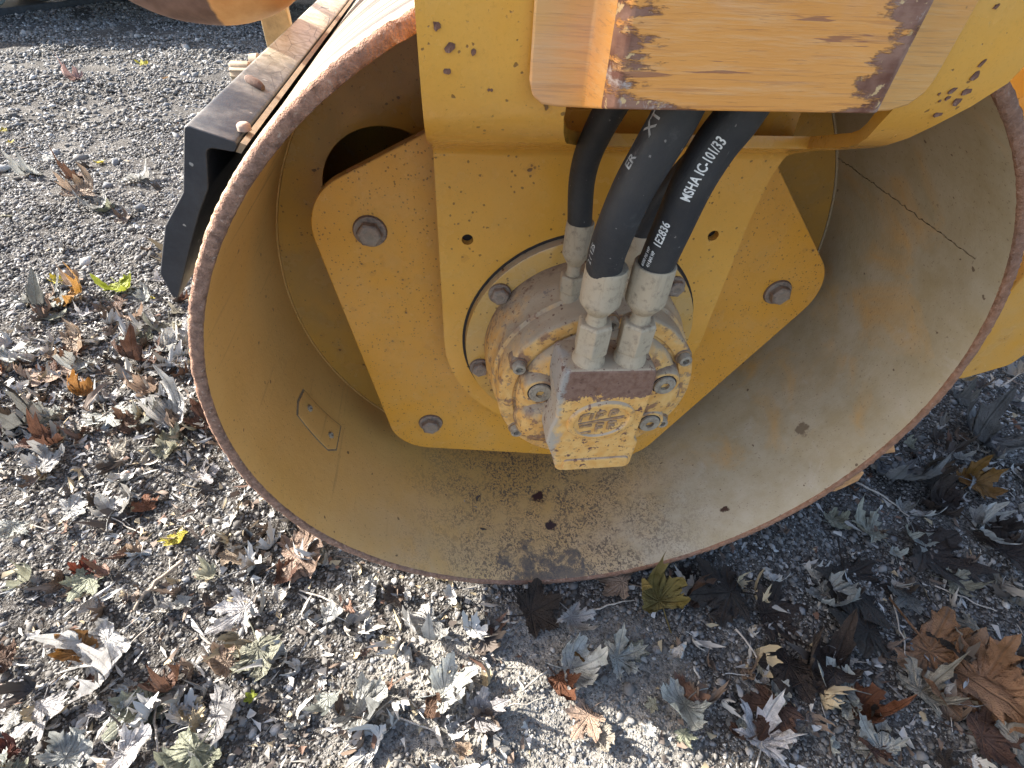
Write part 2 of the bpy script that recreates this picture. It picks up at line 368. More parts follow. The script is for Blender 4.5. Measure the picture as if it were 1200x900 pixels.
for (a, y) in ((-161.2, .20), (-153.3, .188)):
    c = onshell(a, y, .4826); nrm = -Vector((c.x, 0, c.z)).normalized()
    o = link("tag_screw", lathe([(0, .0062), (.0025, .0062), (.0035, .0045), (.0036, .0028), (.0012, .0024)], 14, 'Z'), M['screw'], shell, smooth=35)
    o.rotation_euler = nrm.to_track_quat('Z', 'Y').to_euler(); o.location = c
# --- inner discs with access holes
disc = link("drum_disc", lathe([(.343, .486), (.343, .02), (.358, .02), (.358, .486)], 96, closed=True), M['disc'])
cut(disc, [cylY(.335*math.cos(math.radians(150+72*k)), .335*math.sin(math.radians(150+72*k)), .098, .3, .4, 48) for k in range(5)])
link("weld_fillet", lathe([(.340, .4852), (.3432, .4822), (.3436, .4852)], 96, closed=True), M['shell'], disc, smooth=True)
link("rear_drum_disc", lathe([(.62, .486), (.62, .02), (.63, .02), (.63, .486)], 64, closed=True), M['disc'])
link("drive_hub", lathe([(.245, .20), (.345, .20), (.62, .16)], 48, cap=False), M['dark'])
# rubber mounts between plate and disc, seen dark behind the plate
for k in range(5):
    a = math.radians(152+72*k); link("rubber_mount", cylY(.30*math.cos(a), .30*math.sin(a), .06, .25, .345), M['rubber'], disc, smooth=40)

# --- five-cornered drive plate, rounded corners
def rounded(pts, rads, n=10):
    out = []; L = len(pts)
    for i in range(L):
        p = Vector(pts[i]); a = (Vector(pts[i-1])-p).normalized(); b = (Vector(pts[(i+1) % L])-p).normalized(); r = rads[i] if isinstance(rads, (list, tuple)) else rads
        if r <= 0: out.append(tuple(p)); continue
        th = a.angle(b); d = r/math.tan(th/2); c = p+(a+b).normalized()*(r/math.sin(th/2))
        s, e = p+a*d, p+b*d; a0 = math.atan2(*(s-c).yx); a1 = math.atan2(*(e-c).yx); da = (a1-a0+math.pi) % (2*math.pi)-math.pi
        for k in range(n+1): t = a0+da*k/n; out.append((c.x+r*math.cos(t), c.y+r*math.sin(t)))
    return out
R5 = .362/math.cos(math.radians(36))
pent = [(R5*math.cos(math.radians(152+72*k)), R5*math.sin(math.radians(152+72*k))) for k in range(5)]
plate = link("drive_plate", prism(rounded(pent, .085, 14), .2305, .248), M['plate'], bevel=.0015, smooth=40)
def hexbolt(r=.0175, rw=.0225, h=.017):
    ms = [lathe([(0, rw), (-.0035, rw), (-.0045, rw*.95)], 32)]
    ms.append(lathe([(-.0040, r), (-h*.86, r), (-h, r*.84), (-h-.0006, r*.45), (-h, r*.40)], 6, ang0=.3))
    return joinm(*ms)
bm_ = hexbolt()
for k in range(5):
    a = math.radians(152+72*k)
    o = link("bolt", bm_, M['bolt'], plate, bevel=.0009); o.location = (.35*math.cos(a), .2303, .35*math.sin(a)); o.rotation_euler = (0, rnd.random()*2, 0)
    sp = link("rust_stain", lathe([(0, .0285), (-.0004, .027)], 24), M['rust'], plate); sp.location = (.35*math.cos(a), .2303, .35*math.sin(a)); sp.scale = (.83, 1, .83)

# --- motor bracket: U-shaped plate inside the drum that flares out over the rim
prof = [(.19, .26), (.19, .283), (.187, .292), (.175, .3005), (.14, .3165), (.10, .332), (.06, .347), (.025, .360), (.005, .369), (-.012, .380), (-.024, .393), (-.031, .408), (-.035, .425), (-.037, .445), (-.038, .47), (-.038, .55), (-.038, .75), (-.038, 1.1)]
def xleft(z): return -.2145 if z > 0 else -math.sqrt(max(.0, .2145**2-z*z))
def interp(t, tb):
    for (a, x), (b, y) in zip(tb, tb[1:]):
        if t <= b: return x+(y-x)*max(0, (t-a)/(b-a))
    return tb[-1][1]
edgeR = [(0, .214), (.20, .214), (.26, .220), (.283, .226), (.30, .230), (.3165, .236), (.332, .239), (.347, .222), (.36, .205), (.369, .196), (.380, .195), (.393, .200), (.408, .214), (.425, .2285), (.443, .2335), (.47, .245), (.55, .29), (.75, .42), (1.1, .9)]
low = [(.19, -.2145*math.sin(math.pi/2*(1-k/20.0))) for k in range(0, 21)]+[(.19, z) for z in (.04, .08, .12, .16, .2, .23)]
rowsP = low+prof
vs, fs = [], []; NC = 12; notch_l = [(.335, -.060), (.345, -.078), (.36, -.094), (.375, -.104), (.39, -.110), (1.1, -.110)]
notch_r = [(.335, .19), (.36, .175), (.375, .16), (.39, .15), (1.1, .15)]
for (y, z) in rowsP:
    xl = xleft(z); xe = interp(z, edgeR) if z > 0 else -xl
    a, b = xl, xe
    nl = min(max(interp(z, notch_l), a), b) if z > .3 else a+(b-a)*.36; nr = min(interp(z, notch_r), b-.004) if z > .3 else a+(b-a)*.92
    xs = [a+(nl-a)*k/NC for k in range(NC)]+[nl+(nr-nl)*k/NC for k in range(NC)]+[nr+(b-nr)*k/4 for k in range(5)]
    for x in xs: vs.append((x, y, z))
W = 2*NC+5
for i in range(len(rowsP)-1):
    z = (rowsP[i][1]+rowsP[i+1][1])/2
    for k in range(W-1):
        if .335 < z and NC <= k < 2*NC: continue
        fs.append([i*W+k, i*W+k+1, (i+1)*W+k+1, (i+1)*W+k])
me = bpy.data.meshes.new('br'); me.from_pydata(vs, [], fs); me.update()
brk = link("motor_bracket", me, M['bracket'], smooth=50)
sd = brk.modifiers.new('s', 'SOLIDIFY'); sd.thickness = .012; sd.offset = 0
bake(brk)
# make sure front surface sits at y ~ .184
cut(brk, [cylY(-.176, .175, .0078, .1, .3), cylY(.169, .178, .0078, .1, .3)])
brk.data.polygons.foreach_set('use_smooth', [True]*len(brk.data.polygons)); brk.data.set_sharp_from_angle(angle=math.radians(50))
bv_ = brk.modifiers.new('b', 'BEVEL'); bv_.width = .0028; bv_.segments = 2; bv_.limit_method = 'ANGLE'; bv_.angle_limit = math.radians(60)
for hx in (-.176, .169): link("hole_shade", cylY(hx, .1765, .011, .198, .2), M['dark'], brk)  # near-black discs stand in for the shade inside the holes
link("bracket_web", joinm(prism([(-.078, .291), (.225, .291), (.222, .352), (.13, .352), (.12, .339), (-.078, .339)], .1785, .1855), boxm(-.078, .12, .186, .20, .331, .339)), M['bracket'], brk, bevel=.002, smooth=40)
link("web_plate", boxm(-.213, .30, .02, .30, .56, .572), M['dark'], brk)
link("side_web", boxm(-.206, -.198, -.02, .10, .42, 1.05), M['bracket'], brk)
# big box-shaped side frame behind and above, carrying the bracket, plus an unseen box added to shade the cross member
frame = link("side_frame_and_shade_box", joinm(boxm(-.21, .9, .00, .16, .62, 1.2), boxm(.12, .9, .161, 1.2, .62, 1.3)), M['yel'], bevel=.006)
# --- rear cross member to the right of the drum
cm_poly = rounded([(.605, -.052), (.665, -.047), (.730, -.020), (.79, .13), (.79, 1.3), (.605, 1.3)], [.0, .02, .02, .02, 0, 0])
link("cross_member", prism(cm_poly, .10, 1.15), M['yel'], bevel=.003)

# --- hat-shaped hose guard
gp = [(-.1405, -.0455, .4195), (-.138, -.0458, .4100), (-.131, -.0458, .4050), (-.120, -.046, .4038), (-.1035, -.047, .4035), (-.0985, -.0495, .4038), (-.0915, -.083, .4125), (-.0885, -.0865, .4140), (.086, -.0865, .4148), (.090, -.084, .4140), (.1045, -.050, .4045), (.110, -.047, .4040), (.133, -.0465, .4058), (.146, -.0462, .4095), (.154, -.0460, .4175), (.157, -.0458, .428)]
vs, fs = [], []
for (x, y, z) in gp:
    for zz in [z]+list(np.linspace(.45, 1.0, 6)): vs.append((x, y, zz))
for i in range(len(gp)-1):
    for k in range(6): fs.append([i*7+k, (i+1)*7+k, (i+1)*7+k+1, i*7+k+1])
me = bpy.data.meshes.new('g'); me.from_pydata(vs, [], fs); me.update()
guard = link("hose_guard", me, M['guard']); sd = guard.modifiers.new('s', 'SOLIDIFY'); sd.thickness = .005; sd.offset = 1
bake(guard); link_b = guard.modifiers.new('b', 'BEVEL'); link_b.width = .0016; link_b.segments = 2
guard.data.polygons.foreach_set('use_smooth', [True]*len(guard.data.polygons)); guard.data.set_sharp_from_angle(angle=math.radians(40))
# paint chips on the frame right of the guard
def chip_mesh(r, seed, ex=1.0, rot=0.0):
    q = random.Random(seed); P = []
    for k in range(9):
        t = 2*math.pi*k/9; rr = r*(.6+.5*q.random()); x, z = rr*math.cos(t)*ex, rr*math.sin(t)
        P.append((x*math.cos(rot)-z*math.sin(rot), x*math.sin(rot)+z*math.cos(rot)))
    return prism(P, -.0005, .0005)
chips = [(.195, .4365, .0022, 2.2, 1.0), (.1965, .4285, .0038, 1.7, .9), (.187, .4185, .003, 2.0, .7), (.1995, .4180, .0045, 1.8, .9), (.1975, .4110, .0042, 2.0, .9), (.188, .4125, .0022, 1.6, .8), (.183, .4100, .0014, 1.3, .4), (.1925, .4005, .0046, 1.9, .6), (.178, .4152, .0013, 1.4, .5), (-.2015, .4470, .0042, 1.0, .3), (-.1935, .4355, .0045, 1.3, .5), (-.196, .4215, .0036, 1.2, .2), (-.1785, .4330, .0026, 1.5, 1.1), (-.1675, .4100, .0013, 1.4, .9), (-.1655, .4100, .0013, 1.4, .9), (.178, .470, .002, 1.4, .9)]
for i, (x, z, r, ex, rot) in enumerate(chips):
    y = np.interp(z, [q_[1] for q_ in prof], [q_[0] for q_ in prof])-.0064
    co_ = link("paint_chip", chip_mesh(r*.72, i, ex, rot), M['rust'], brk); co_.location = (x, float(y), z); co_.rotation_euler = (-max(0, (.44-z))*14, 0, 0)

# --- flange ring with bolts
flange = link("motor_flange", lathe([(.190, .183), (.1705, .1815), (.1695, .180), (.1695, .08), (.19, .08)], 96, closed=True), M['flange'], smooth=35)
link("flange_gap", lathe([(.1838, .1865), (.1834, .1865), (.1834, .178)], 96, cap=False), M['dark'], flange)
fb = hexbolt(.0135, .0165, .0135)
for k in range(7):
    a = math.radians(143+k*360/7); o = link("bolt", fb, M['bolt'], flange, bevel=.0008); o.location = (.165*math.cos(a), .1693, .165*math.sin(a)); o.rotation_euler = (0, rnd.random()*2, 0)
# --- motor
body = link("hydraulic_motor", lathe([(.171, .153), (.130, .1525), (.122, .150), (.116, .147), (.098, .1465), (.094, .1425), (.090, .1420), (.064, .1415), (.060, .1395), (.0585, .137), (.0585, .121), (.061, .119), (.061, .116), (.053, .1145), (.048, .110), (.044, .100), (.042, .085), (.040, .01)], 96), M['motor'], smooth=35)
for a in (152, 211, 271, 331, 30, 91):
    t = math.radians(a); x, z = .1305*math.cos(t), .1305*math.sin(t)
    link("screw_boss", lathe([(.075, .0125), (.058, .0120), (.056, .0115)], 20, center=(x, 0, z)), M['motor'], body, smooth=40)
    link("socket_screw", joinm(lathe([(.057, .0088), (.0475, .0088), (.0465, .0082), (.0465, .0045)], 20, center=(x, 0, z), cap=False), lathe([(.0465, .0046), (.052, .0044), (.052, .0001)], 6, center=(x, 0, z), cap=False)), M['screw'], body, smooth=40)
for (a, r, ry) in ((160, .093, .030), (22, .093, .032), (-27, .093, .030)):
    t = math.radians(a); x, z = r*math.cos(t), r*math.sin(t)
    link("plug_boss", lathe([(.06, .026), (.040, .0235), (ry+.004, .0215), (ry+.0032, .0205)], 32, center=(x, 0, z)), M['motor'], body, smooth=40)
    pm = joinm(lathe([(ry+.005, .0155), (ry, .0152), (ry-.001, .0142), (ry-.001, .0062)], 32, center=(x, 0, z), cap=False), lathe([(ry-.001, .0063), (ry+.006, .006), (ry+.006, .0001)], 6, center=(x, 0, z), cap=False))
    link("port_plug", pm, M['screw'], body, smooth=40)
    link("plug_seal", lathe([(ry+.003, .0172), (ry+.0028, .0172), (ry+.0028, .0150)], 32, center=(x, 0, z), cap=False), M['dark'], body)
t = math.radians(207); link("casting_lobe", lathe([(.06, .044), (.045, .042), (.035, .036), (.030, .024), (.0285, .008)], 40, center=(.083*math.cos(t), 0, .083*math.sin(t))), M['motor'], body, smooth=60)
t = math.radians(2); link("casting_lobe", lathe([(.06, .040), (.045, .038), (.038, .032), (.034, .018)], 40, center=(.082*math.cos(t), 0, .082*math.sin(t))), M['motor'], body, smooth=60)
bp = rounded([(-.073, .111), (.043, .108), (.0465, .07), (.043, -.022), (.050, -.030), (.049, -.087), (-.060, -.087), (-.070, -.050), (-.081, -.020), (-.079, .005), (-.073, .030), (-.076, .07)], [.006, .006, .01, .008, .006, .010, .010, .01, .006, .006, .02, .02], 4)
block = link("motor_block", prism(bp, .048, -.012), M['block'], bevel=.0035, smooth=40, segs=3)
# raised oval with worn relief strokes
def oval(a, b, n=48, cx=-.0125, cz=.0215, rot=.20): return [(cx+a*math.cos(2*math.pi*k/n)*math.cos(rot)-b*math.sin(2*math.pi*k/n)*math.sin(rot), cz+a*math.cos(2*math.pi*k/n)*math.sin(rot)+b*math.sin(2*math.pi*k/n)*math.cos(rot)) for k in range(n)]
def ringm(levels):
    vs, fs = [], []; n = 48
    for (a, b, y) in levels: vs += [(x, y, z) for x, z in oval(a, b)]
    for i in range(len(levels)-1):
        for k in range(n): fs.append([i*n+k, i*n+(k+1) % n, (i+1)*n+(k+1) % n, (i+1)*n+k])
    fs.append(list(range((len(levels)-1)*n, len(levels)*n))); return mesh(vs, fs)
em = link("oval_emblem", ringm([(.0460, .0365, -.011), (.0440, .0345, -.0150), (.0415, .0325, -.0160), (.0375, .029, -.0158), (.0350, .0270, -.0132), (.001, .001, -.0130)]), M['block'], block, smooth=40)
def stroke(x0, z0, x1, z1, w_=.0022, y0=-.0125, y1=-.0148):
    d = Vector((x1-x0, z1-z0)); d.normalize(); q = Vector((-d.y, d.x))*w_
    return prism([(x0-q.x, z0-q.y), (x1-q.x, z1-q.y), (x1+q.x, z1+q.y), (x0+q.x, z0+q.y)], y0, y1)
def T(u, v): r = .20; return (-.0125+u*math.cos(r)-v*math.sin(r), .0215+u*math.sin(r)+v*math.cos(r))
st = []
for (a, b, c, d) in [(-.030, .001, .031, .001), (-.028, .006, -.024, .017), (-.024, .017, -.013, .018), (-.014, .006, -.010, .018), (-.006, .006, -.002, .019), (-.002, .019, .006, .018), (.006, .018, .004, .012), (.004, .012, -.004, .012), (.011, .006, .015, .018), (.015, .018, .023, .016), (.023, .016, .020, .010), (.020, .010, .013, .011), (-.029, -.005, -.012, -.005), (-.028, -.018, -.014, -.018), (-.008, -.019, -.005, -.005), (-.005, -.005, .004, -.006), (-.006, -.012, .002, -.012), (.008, -.019, .011, -.005), (.011, -.005, .021, -.006), (.010, -.012, .018, -.012)]:
    st.append(stroke(*T(a, b), *T(c, d)))
link("worn_relief", joinm(*st), M['block'], em, bevel=.0007)
link("cast_recess", ringm([(.001, .001, 0), (.0, .0, 0)]), M['block'], block) if False else None
link("lower_lip", prism(rounded([(-.052, -.060), (.042, -.058), (.044, -.082), (-.054, -.083)], .006, 4), -.010, -.0150), M['block'], block, bevel=.002)

# --- hoses with crimped fittings
def fitting(x, y, lv, rb, rh, rn, rf, parent):
    z0, z1, z2, z3, z4, z5 = lv
    cen = (x, y, 0)
    hexm = lathe([(z1, rh*.93), (z1+.002, rh), (z2-.003, rh), (z2, rh*.9), (z2, rn*1.25)], 6, 'Z', cen, ang0=.35)
    link("port_adapter", joinm(lathe([(z0-.012, rb), (z0+.010, rb), (z0+.013, rb*.93), (z1+.001, rb*.86)], 28, 'Z', cen)), M['fit'], parent, smooth=35)
    link("hex_nut", hexm, M['fit'], parent, bevel=.001, smooth=25)
    neck = lathe([(z2-.001, rn*1.12), (z2+.004, rn), (z3, rn)], 20, 'Z', cen)
    def fl(t, a): return 1+.022*math.copysign(abs(math.cos(4*t))**.6, math.cos(4*t)) if z4-.001 < a < z5-.004 else 1
    fer = lathe([(z3-.001, rn*1.02), (z3+.0015, rn*1.25), (z3+(z4-z3)*.4, rf*.74), (z4, rf*.99), (z4+.003, rf), (z5-.008, rf), (z5-.005, rf*.985), (z5-.001, rf*.985), (z5, rf*.95), (z5, rf*.80)], 64, 'Z', cen, jit=fl)
    link("crimp_ferrule", joinm(neck, fer), M['fit'], parent, smooth=40)
hoses = []
def hose(pts, r, x, y, lv, rb, rh, rn, rf):
    path = spline(pts, 60)
    h = link("hydraulic_hose", tube(path, r, 32), M['rubber'], smooth=True)
    fitting(x, y, lv, rb, rh, rn, rf, h); hoses.append((h, path, r)); return h
hose([(-.0400, .010, .225), (-.0425, .008, .240), (-.0445, 0, .265), (-.0430, -.010, .300), (-.0375, -.015, .333), (-.0285, -.020, .365), (-.019, -.022, .395), (-.008, -.018, .44), (.0, .0, .52)], .0188, -.0385, .010, (.104, .126, .168, .181, .195, .239), .0200, .0212, .0112, .0226)
hose([(.0130, .010, .225), (.0130, .009, .240), (.0145, 0, .285), (.0165, -.010, .333), (.0240, -.015, .367), (.0340, -.020, .395), (.050, -.016, .44), (.07, .0, .52)], .0188, .0130, .010, (.104, .126, .168, .181, .195, .241), .0200, .0212, .0112, .0226)
hose([(-.0475, .105, .235), (-.050, .103, .25), (-.0555, .095, .29), (-.0575, .080, .323), (-.0555, .060, .355), (-.052, .040, .383), (-.044, .010, .43), (-.04, .0, .5)], .0142, -.0470, .105, (.140, .146, .170, .185, .198, .240), .0130, .0165, .0085, .0165)
hose([(.0280, .105, .222), (.0285, .100, .24), (.033, .090, .265), (.046, .078, .302), (.057, .068, .33), (.062, .050, .36), (.066, .030, .39), (.074, .0, .44), (.08, 0, .5)], .0142, .0275, .105, (.138, .144, .166, .180, .193, .226), .0130, .0165, .0085, .0165)

# --- printed text wrapped on the hoses
def hose_text(h, txt, s0, phi0, size, mat, length, name="printed_text"):
    obj, path, r = hoses[h]
    cu = bpy.data.curves.new('t', 'FONT'); cu.body = txt; cu.size = size; cu.align_y = 'CENTER'; cu.space_character = 1.02; cu.resolution_u = 3; cu.offset = size*.022
    to = bpy.data.objects.new('t', cu); S.collection.objects.link(to)
    me = bpy.data.meshes.new_from_object(to); bpy.data.objects.remove(to)
    b = bmesh.new(); b.from_mesh(me)
    for _ in range(2): bmesh.ops.subdivide_edges(b, edges=[e for e in b.edges if e.calc_length() > size*.25], cuts=2); 
    bmesh.ops.triangulate(b, faces=b.faces)
    fr = frames(path); cum = [0]
    for i in range(1, len(path)): cum.append(cum[-1]+(path[i]-path[i-1]).length)
    wd = max(v.co.x for v in b.verts); xs = length/wd
    for v in b.verts:
        s = s0+v.co.x*xs; phi = phi0-v.co.y/r*1.0
        i = 0
        while i < len(cum)-2 and cum[i+1] < s: i += 1
        f = (s-cum[i])/(cum[i+1]-cum[i]); p = fr[i][0].lerp(fr[i+1][0], f); a = fr[i][2].lerp(fr[i+1][2], f).normalized(); bb = fr[i][3].lerp(fr[i+1][3], f).normalized()
        v.co = p+(a*math.cos(phi)+bb*math.sin(phi))*(r+.00035)
    b.to_mesh(me); b.free()
    return link(name, me, mat, obj)
TXT = [(1, "MSHA IC-101/33", .1035, -.48, .0125, 'white', .055), (1, "1E2836", .0485, -.85, .0120, 'white', .029), (1, "6000 PSI WP", .0195, -1.22, .0052, 'white', .0235), (1, "414 BAR WP", .0225, -.88, .0052, 'white', .020),
       (0, "2 / 12S", .028, -1.28, .0085, 'fade', .024), (0, "XT", .1555, -1.22, .0135, 'fade', .018), (0, "ER", .127, -1.25, .0110, 'fade', .012)]
for a in TXT: hose_text(a[0], a[1], a[2], a[3], a[4], M[a[5]], a[6])

# --- urethane scraper bar in front of the drum (runs parallel to the axle)
sp_ = [(-.409, .363), (-.371, .349), (-.3765, .341), (-.398, .345), (-.4085, .310), (-.424, .288), (-.4440, .255), (-.478, .196), (-.4835, .197), (-.484, .225), (-.459, .275), (-.431, .307)]
bar = link("scraper_bar", prism(rounded(sp_, [.004, .003, .003, .006, .02, .03, .0, .002, .004, .01, .012, .012], 3), .03, 1.18), None, bevel=.001, smooth=40)
def mat_bar():
    n = N("scraper_urethane"); P = n.xyz(n.pos()); up = n.xyz(n.geom('Normal'))[2]
    f = n.noise(60, 7, rough=.75); g = n.noise(18, 5, rough=.6)
    c = n.mix(n.ramp(f, .3, .7), (.012, .014, .019), (.026, .029, .036))
    dirt = n.mul(n.ramp(up, .2, .8), n.ramp(n.math('ADD', g, n.math('MULTIPLY', n.ramp(P[1], .05, .42), .42)), .42, .72, True))
    dc = n.mix(n.ramp(P[1], .22, .36), n.mix(n.ramp(f, .4, .6), (.075, .072, .066), (.17, .16, .145)), n.mix(n.ramp(f, .4, .6), (.30, .25, .16), (.50, .46, .36)))
    c = n.mix(dirt, c, dc)
    ck = n.ramp(n.voro(26, n.scale(n.pos(), (2.4, .6, 1)), 'DISTANCE_TO_EDGE'), .02, .006)
    c = n.mix(n.mul(ck, n.ramp(P[1], .05, .15), n.ramp(g, .4, .55), .8), c, (.03, .028, .026))
    c = n.mix(n.mul(specks(n, 110, .3, .1), .8), c, (.30, .29, .27))
    return n.out(c, .5, n.bump(f, .001, .7), spec=.5)
bar.data.materials.append(mat_bar())
link("backing_strip", prism([(-.3705, .3485), (-.366, .3465), (-.3725, .3395), (-.3765, .341)], .032, 1.18), mat_plain("strip_dirt", (.26, .19, .12), .8), bar)
for y in (.010,): 
    o = link("bolt", joinm(lathe([(0, .006), (.004, .006), (.006, .004), (.0062, .002)], 10, 'Z')), mat_plain("nut_tan", (.30, .21, .16), .8), bar, smooth=60); o.location = (-.372, y+.045, .351)
o = link("knurled_bolt", lathe([(0, .011), (.002, .012), (.020, .012), (.022, .010)], 40, 'X', jit=lambda t, a: 1+.07*math.cos(12*t)), mat_plain("bolt_tan", (.28, .22, .15), .8), bar, smooth=30); o.location = (-.440, .262, .345)
o = link("bolt_washer", lathe([(0, .010), (.009, .011), (.012, .008)], 20, 'X'), mat_plain("washer_tan", (.27, .22, .16), .8), bar, smooth=30); o.location = (-.424, .285, .350)
o = link("rusty_pin", lathe([(0, .003), (.003, .005), (.016, .0045), (.020, .003)], 10, 'X', jit=lambda t, a: 1+.15*math.sin(3*t+a*200)), mat_plain('pin_rust', (.10, .06, .045), .9, 200, .4), bar, smooth=60); o.location = (-.398, .175, .362); o.rotation_euler = (0, .35, -.5)
# post carrying the bar and the rusty round end of the front tube
link("scraper_post", prism([(-.503, .10), (-.457, .12), (-.452, 1.0), (-.50, 1.0)], .64, .66), mat_plain("post_dusty", (.34, .25, .13), .75, 40, .3), bevel=.002)
tp = spline([(-.70, .50, .56), (-.635, .48, .475), (-.575, .47, .432), (-.52, .465, .421), (-.47, .465, .425), (-.425, .47, .45), (-.39, .50, .52)], 30)
ft = link("front_tube", tube(tp, .064, 32), None, smooth=50)
def mat_tube():
    n = N("front_tube_paint"); P = n.xyz(n.pos()); f = n.noise(26, 6, rough=.65)
    br = n.mix(n.ramp(f, .35, .65), (.10, .055, .042), (.19, .115, .09)); orr = n.mix(n.ramp(f, .35, .65), (.50, .24, .075), (.62, .34, .13))
    e = n.ramp(n.math('ADD', P[0], n.math('MULTIPLY', f, .02)), -.488, -.484)
    return n.out(n.mix(e, br, orr), .6, n.bump(f, .001, .6))
ft.data.materials.append(mat_tube())
# rear scraper brackets showing just beyond the drum at lower right
MPAD = mat_plain("pad_worn", (.50, .25, .10), .7, 60, .4)
for P_ in ([(.504, -12.5), (.575, -14.6), (.602, -16.6), (.565, -18.6), (.504, -23)], [(.504, -23.2), (.598, -22.8), (.612, -25.0), (.600, -29), (.504, -35)]):
    link("scraper_tooth", prism([(r*math.cos(math.radians(a)), r*math.sin(math.radians(a))) for r, a in P_], .045, .12), MPAD, bevel=.002)
# ------------------------------------------------------------------ ground
rng = np.random.default_rng(11)
def vnoise(x, y, seed=0):
    xi = np.floor(x).astype(np.int64); yi = np.floor(y).astype(np.int64); fx = x-xi; fy = y-yi
    fx = fx*fx*(3-2*fx); fy = fy*fy*(3-2*fy)
    def h(a, b):
        n = (a*374761393+b*668265263+seed*1442695041) & 0x7fffffff; n = (n ^ (n >> 13))*1274126177 & 0x7fffffff
        return ((n ^ (n >> 16)) & 0xffff)/65535.0
    return (h(xi, yi)*(1-fx)+h(xi+1, yi)*fx)*(1-fy)+(h(xi, yi+1)*(1-fx)+h(xi+1, yi+1)*fx)*fy
def gz(x, y):
    x = np.asarray(x, float); y = np.asarray(y, float); d = np.hypot(x, y)
    near = np.clip(1.5-d/6, 0, 1)
    z = (vnoise(x*2.3, y*2.3, 1)-.5)*.030+(vnoise(x*7, y*7, 2)-.5)*.016+(vnoise(x*19, y*19, 3)-.5)*.013*near+(vnoise(x*52, y*52, 4)-.5)*.0075*near
    z = z*np.clip((np.hypot(x*1.0, np.maximum(0, -y)*1.0))/.25, .35, 1)
    z += .010*np.exp(-((x+.06)**2/.02+(y+.20)**2/.012))*vnoise(x*30, y*30, 8)
    return -.500+z-.004*np.exp(-(x**2)/.02)
def axis(a0, a1, step, far):
    c = list(np.arange(a0, a1, step)); s = step; p = c[-1]
    while p < far: s *= 1.22; p += s; c.append(p)
    s = step; p = c[0]; l = []
    while p > -far: s *= 1.22; p -= s; l.append(p)
    return np.array(l[::-1]+c)
gx = axis(-1.7, 1.9, .0095, 150); gy = axis(-.75, 1.3, .0095, 150)
X, Y = np.meshgrid(gx, gy); Z = gz(X, Y); V = np.stack([X, Y, Z], -1).reshape(-1, 3)
ny, nx = X.shape; idx = np.arange(ny*nx).reshape(ny, nx)
Q = np.stack([idx[:-1, :-1], idx[:-1, 1:], idx[1:, 1:], idx[1:, :-1]], -1).reshape(-1, 4)
def fastmesh(name, V, F, attr=None):
    me = bpy.data.meshes.new(name); k = F.shape[1]
    me.vertices.add(len(V)); me.vertices.foreach_set('co', V.astype(np.float32).ravel())
    me.loops.add(F.size); me.loops.foreach_set('vertex_index', F.astype(np.int32).ravel())
    me.polygons.add(len(F)); me.polygons.foreach_set('loop_start', (np.arange(len(F))*k).astype(np.int32))
    if attr is not None:
        a = me.attributes.new('tint', 'FLOAT', 'POINT'); a.data.foreach_set('value', attr.astype(np.float32))
    me.update(calc_edges=True); me.polygons.foreach_set('use_smooth', [True]*len(F)); return me
def mat_soil():
    n = N("gravel_soil"); P = n.pos()
    a = n.noise(4, 5); b = n.noise(60, 6, rough=.7); v = n.voro(190); v2 = n.voro(420)
    c = n.mix(n.ramp(b, .3, .7), (.026, .023, .021), (.075, .068, .060))
    PX = n.xyz(P); dry = n.math('ADD', n.mul(n.math('ADD', PX[0], .10), n.math('ADD', PX[0], .10), 9.0), n.mul(n.math('ADD', PX[1], .22), n.math('ADD', PX[1], .22), 26.0))
    dryf = n.ramp(n.math('ADD', dry, n.math('MULTIPLY', n.math('SUBTRACT', a, .5), 1.2)), 1.1, .45, True)      # pale dry crumbled earth below the drum
    c = n.mix(n.mul(n.ramp(a, .5, .7, True), .5), c, (.15, .14, .125))
    c = n.mix(dryf, c, n.mix(n.ramp(b, .3, .7), (.17, .16, .14), (.29, .27, .24)))
    vc = n.xyz(n.voro(190, out='Color'))[0]
    c = n.mix(n.mul(n.ramp(vc, .6, 1), .5), c, (.26, .25, .235)); c = n.mix(n.mul(n.ramp(vc, .35, 0), .6), c, (.035, .032, .03))
    h = n.math('ADD', n.math('MULTIPLY', n.ramp(v, .5, 0), .6), n.math('ADD', n.math('MULTIPLY', n.ramp(v2, .5, 0), .3), b))
    return n.out(c, .95, n.bump(h, .004, 1.0), spec=.15)
g = _link("ground", fastmesh('ground', V, Q), mat_soil()); g['kind'] = 'structure'

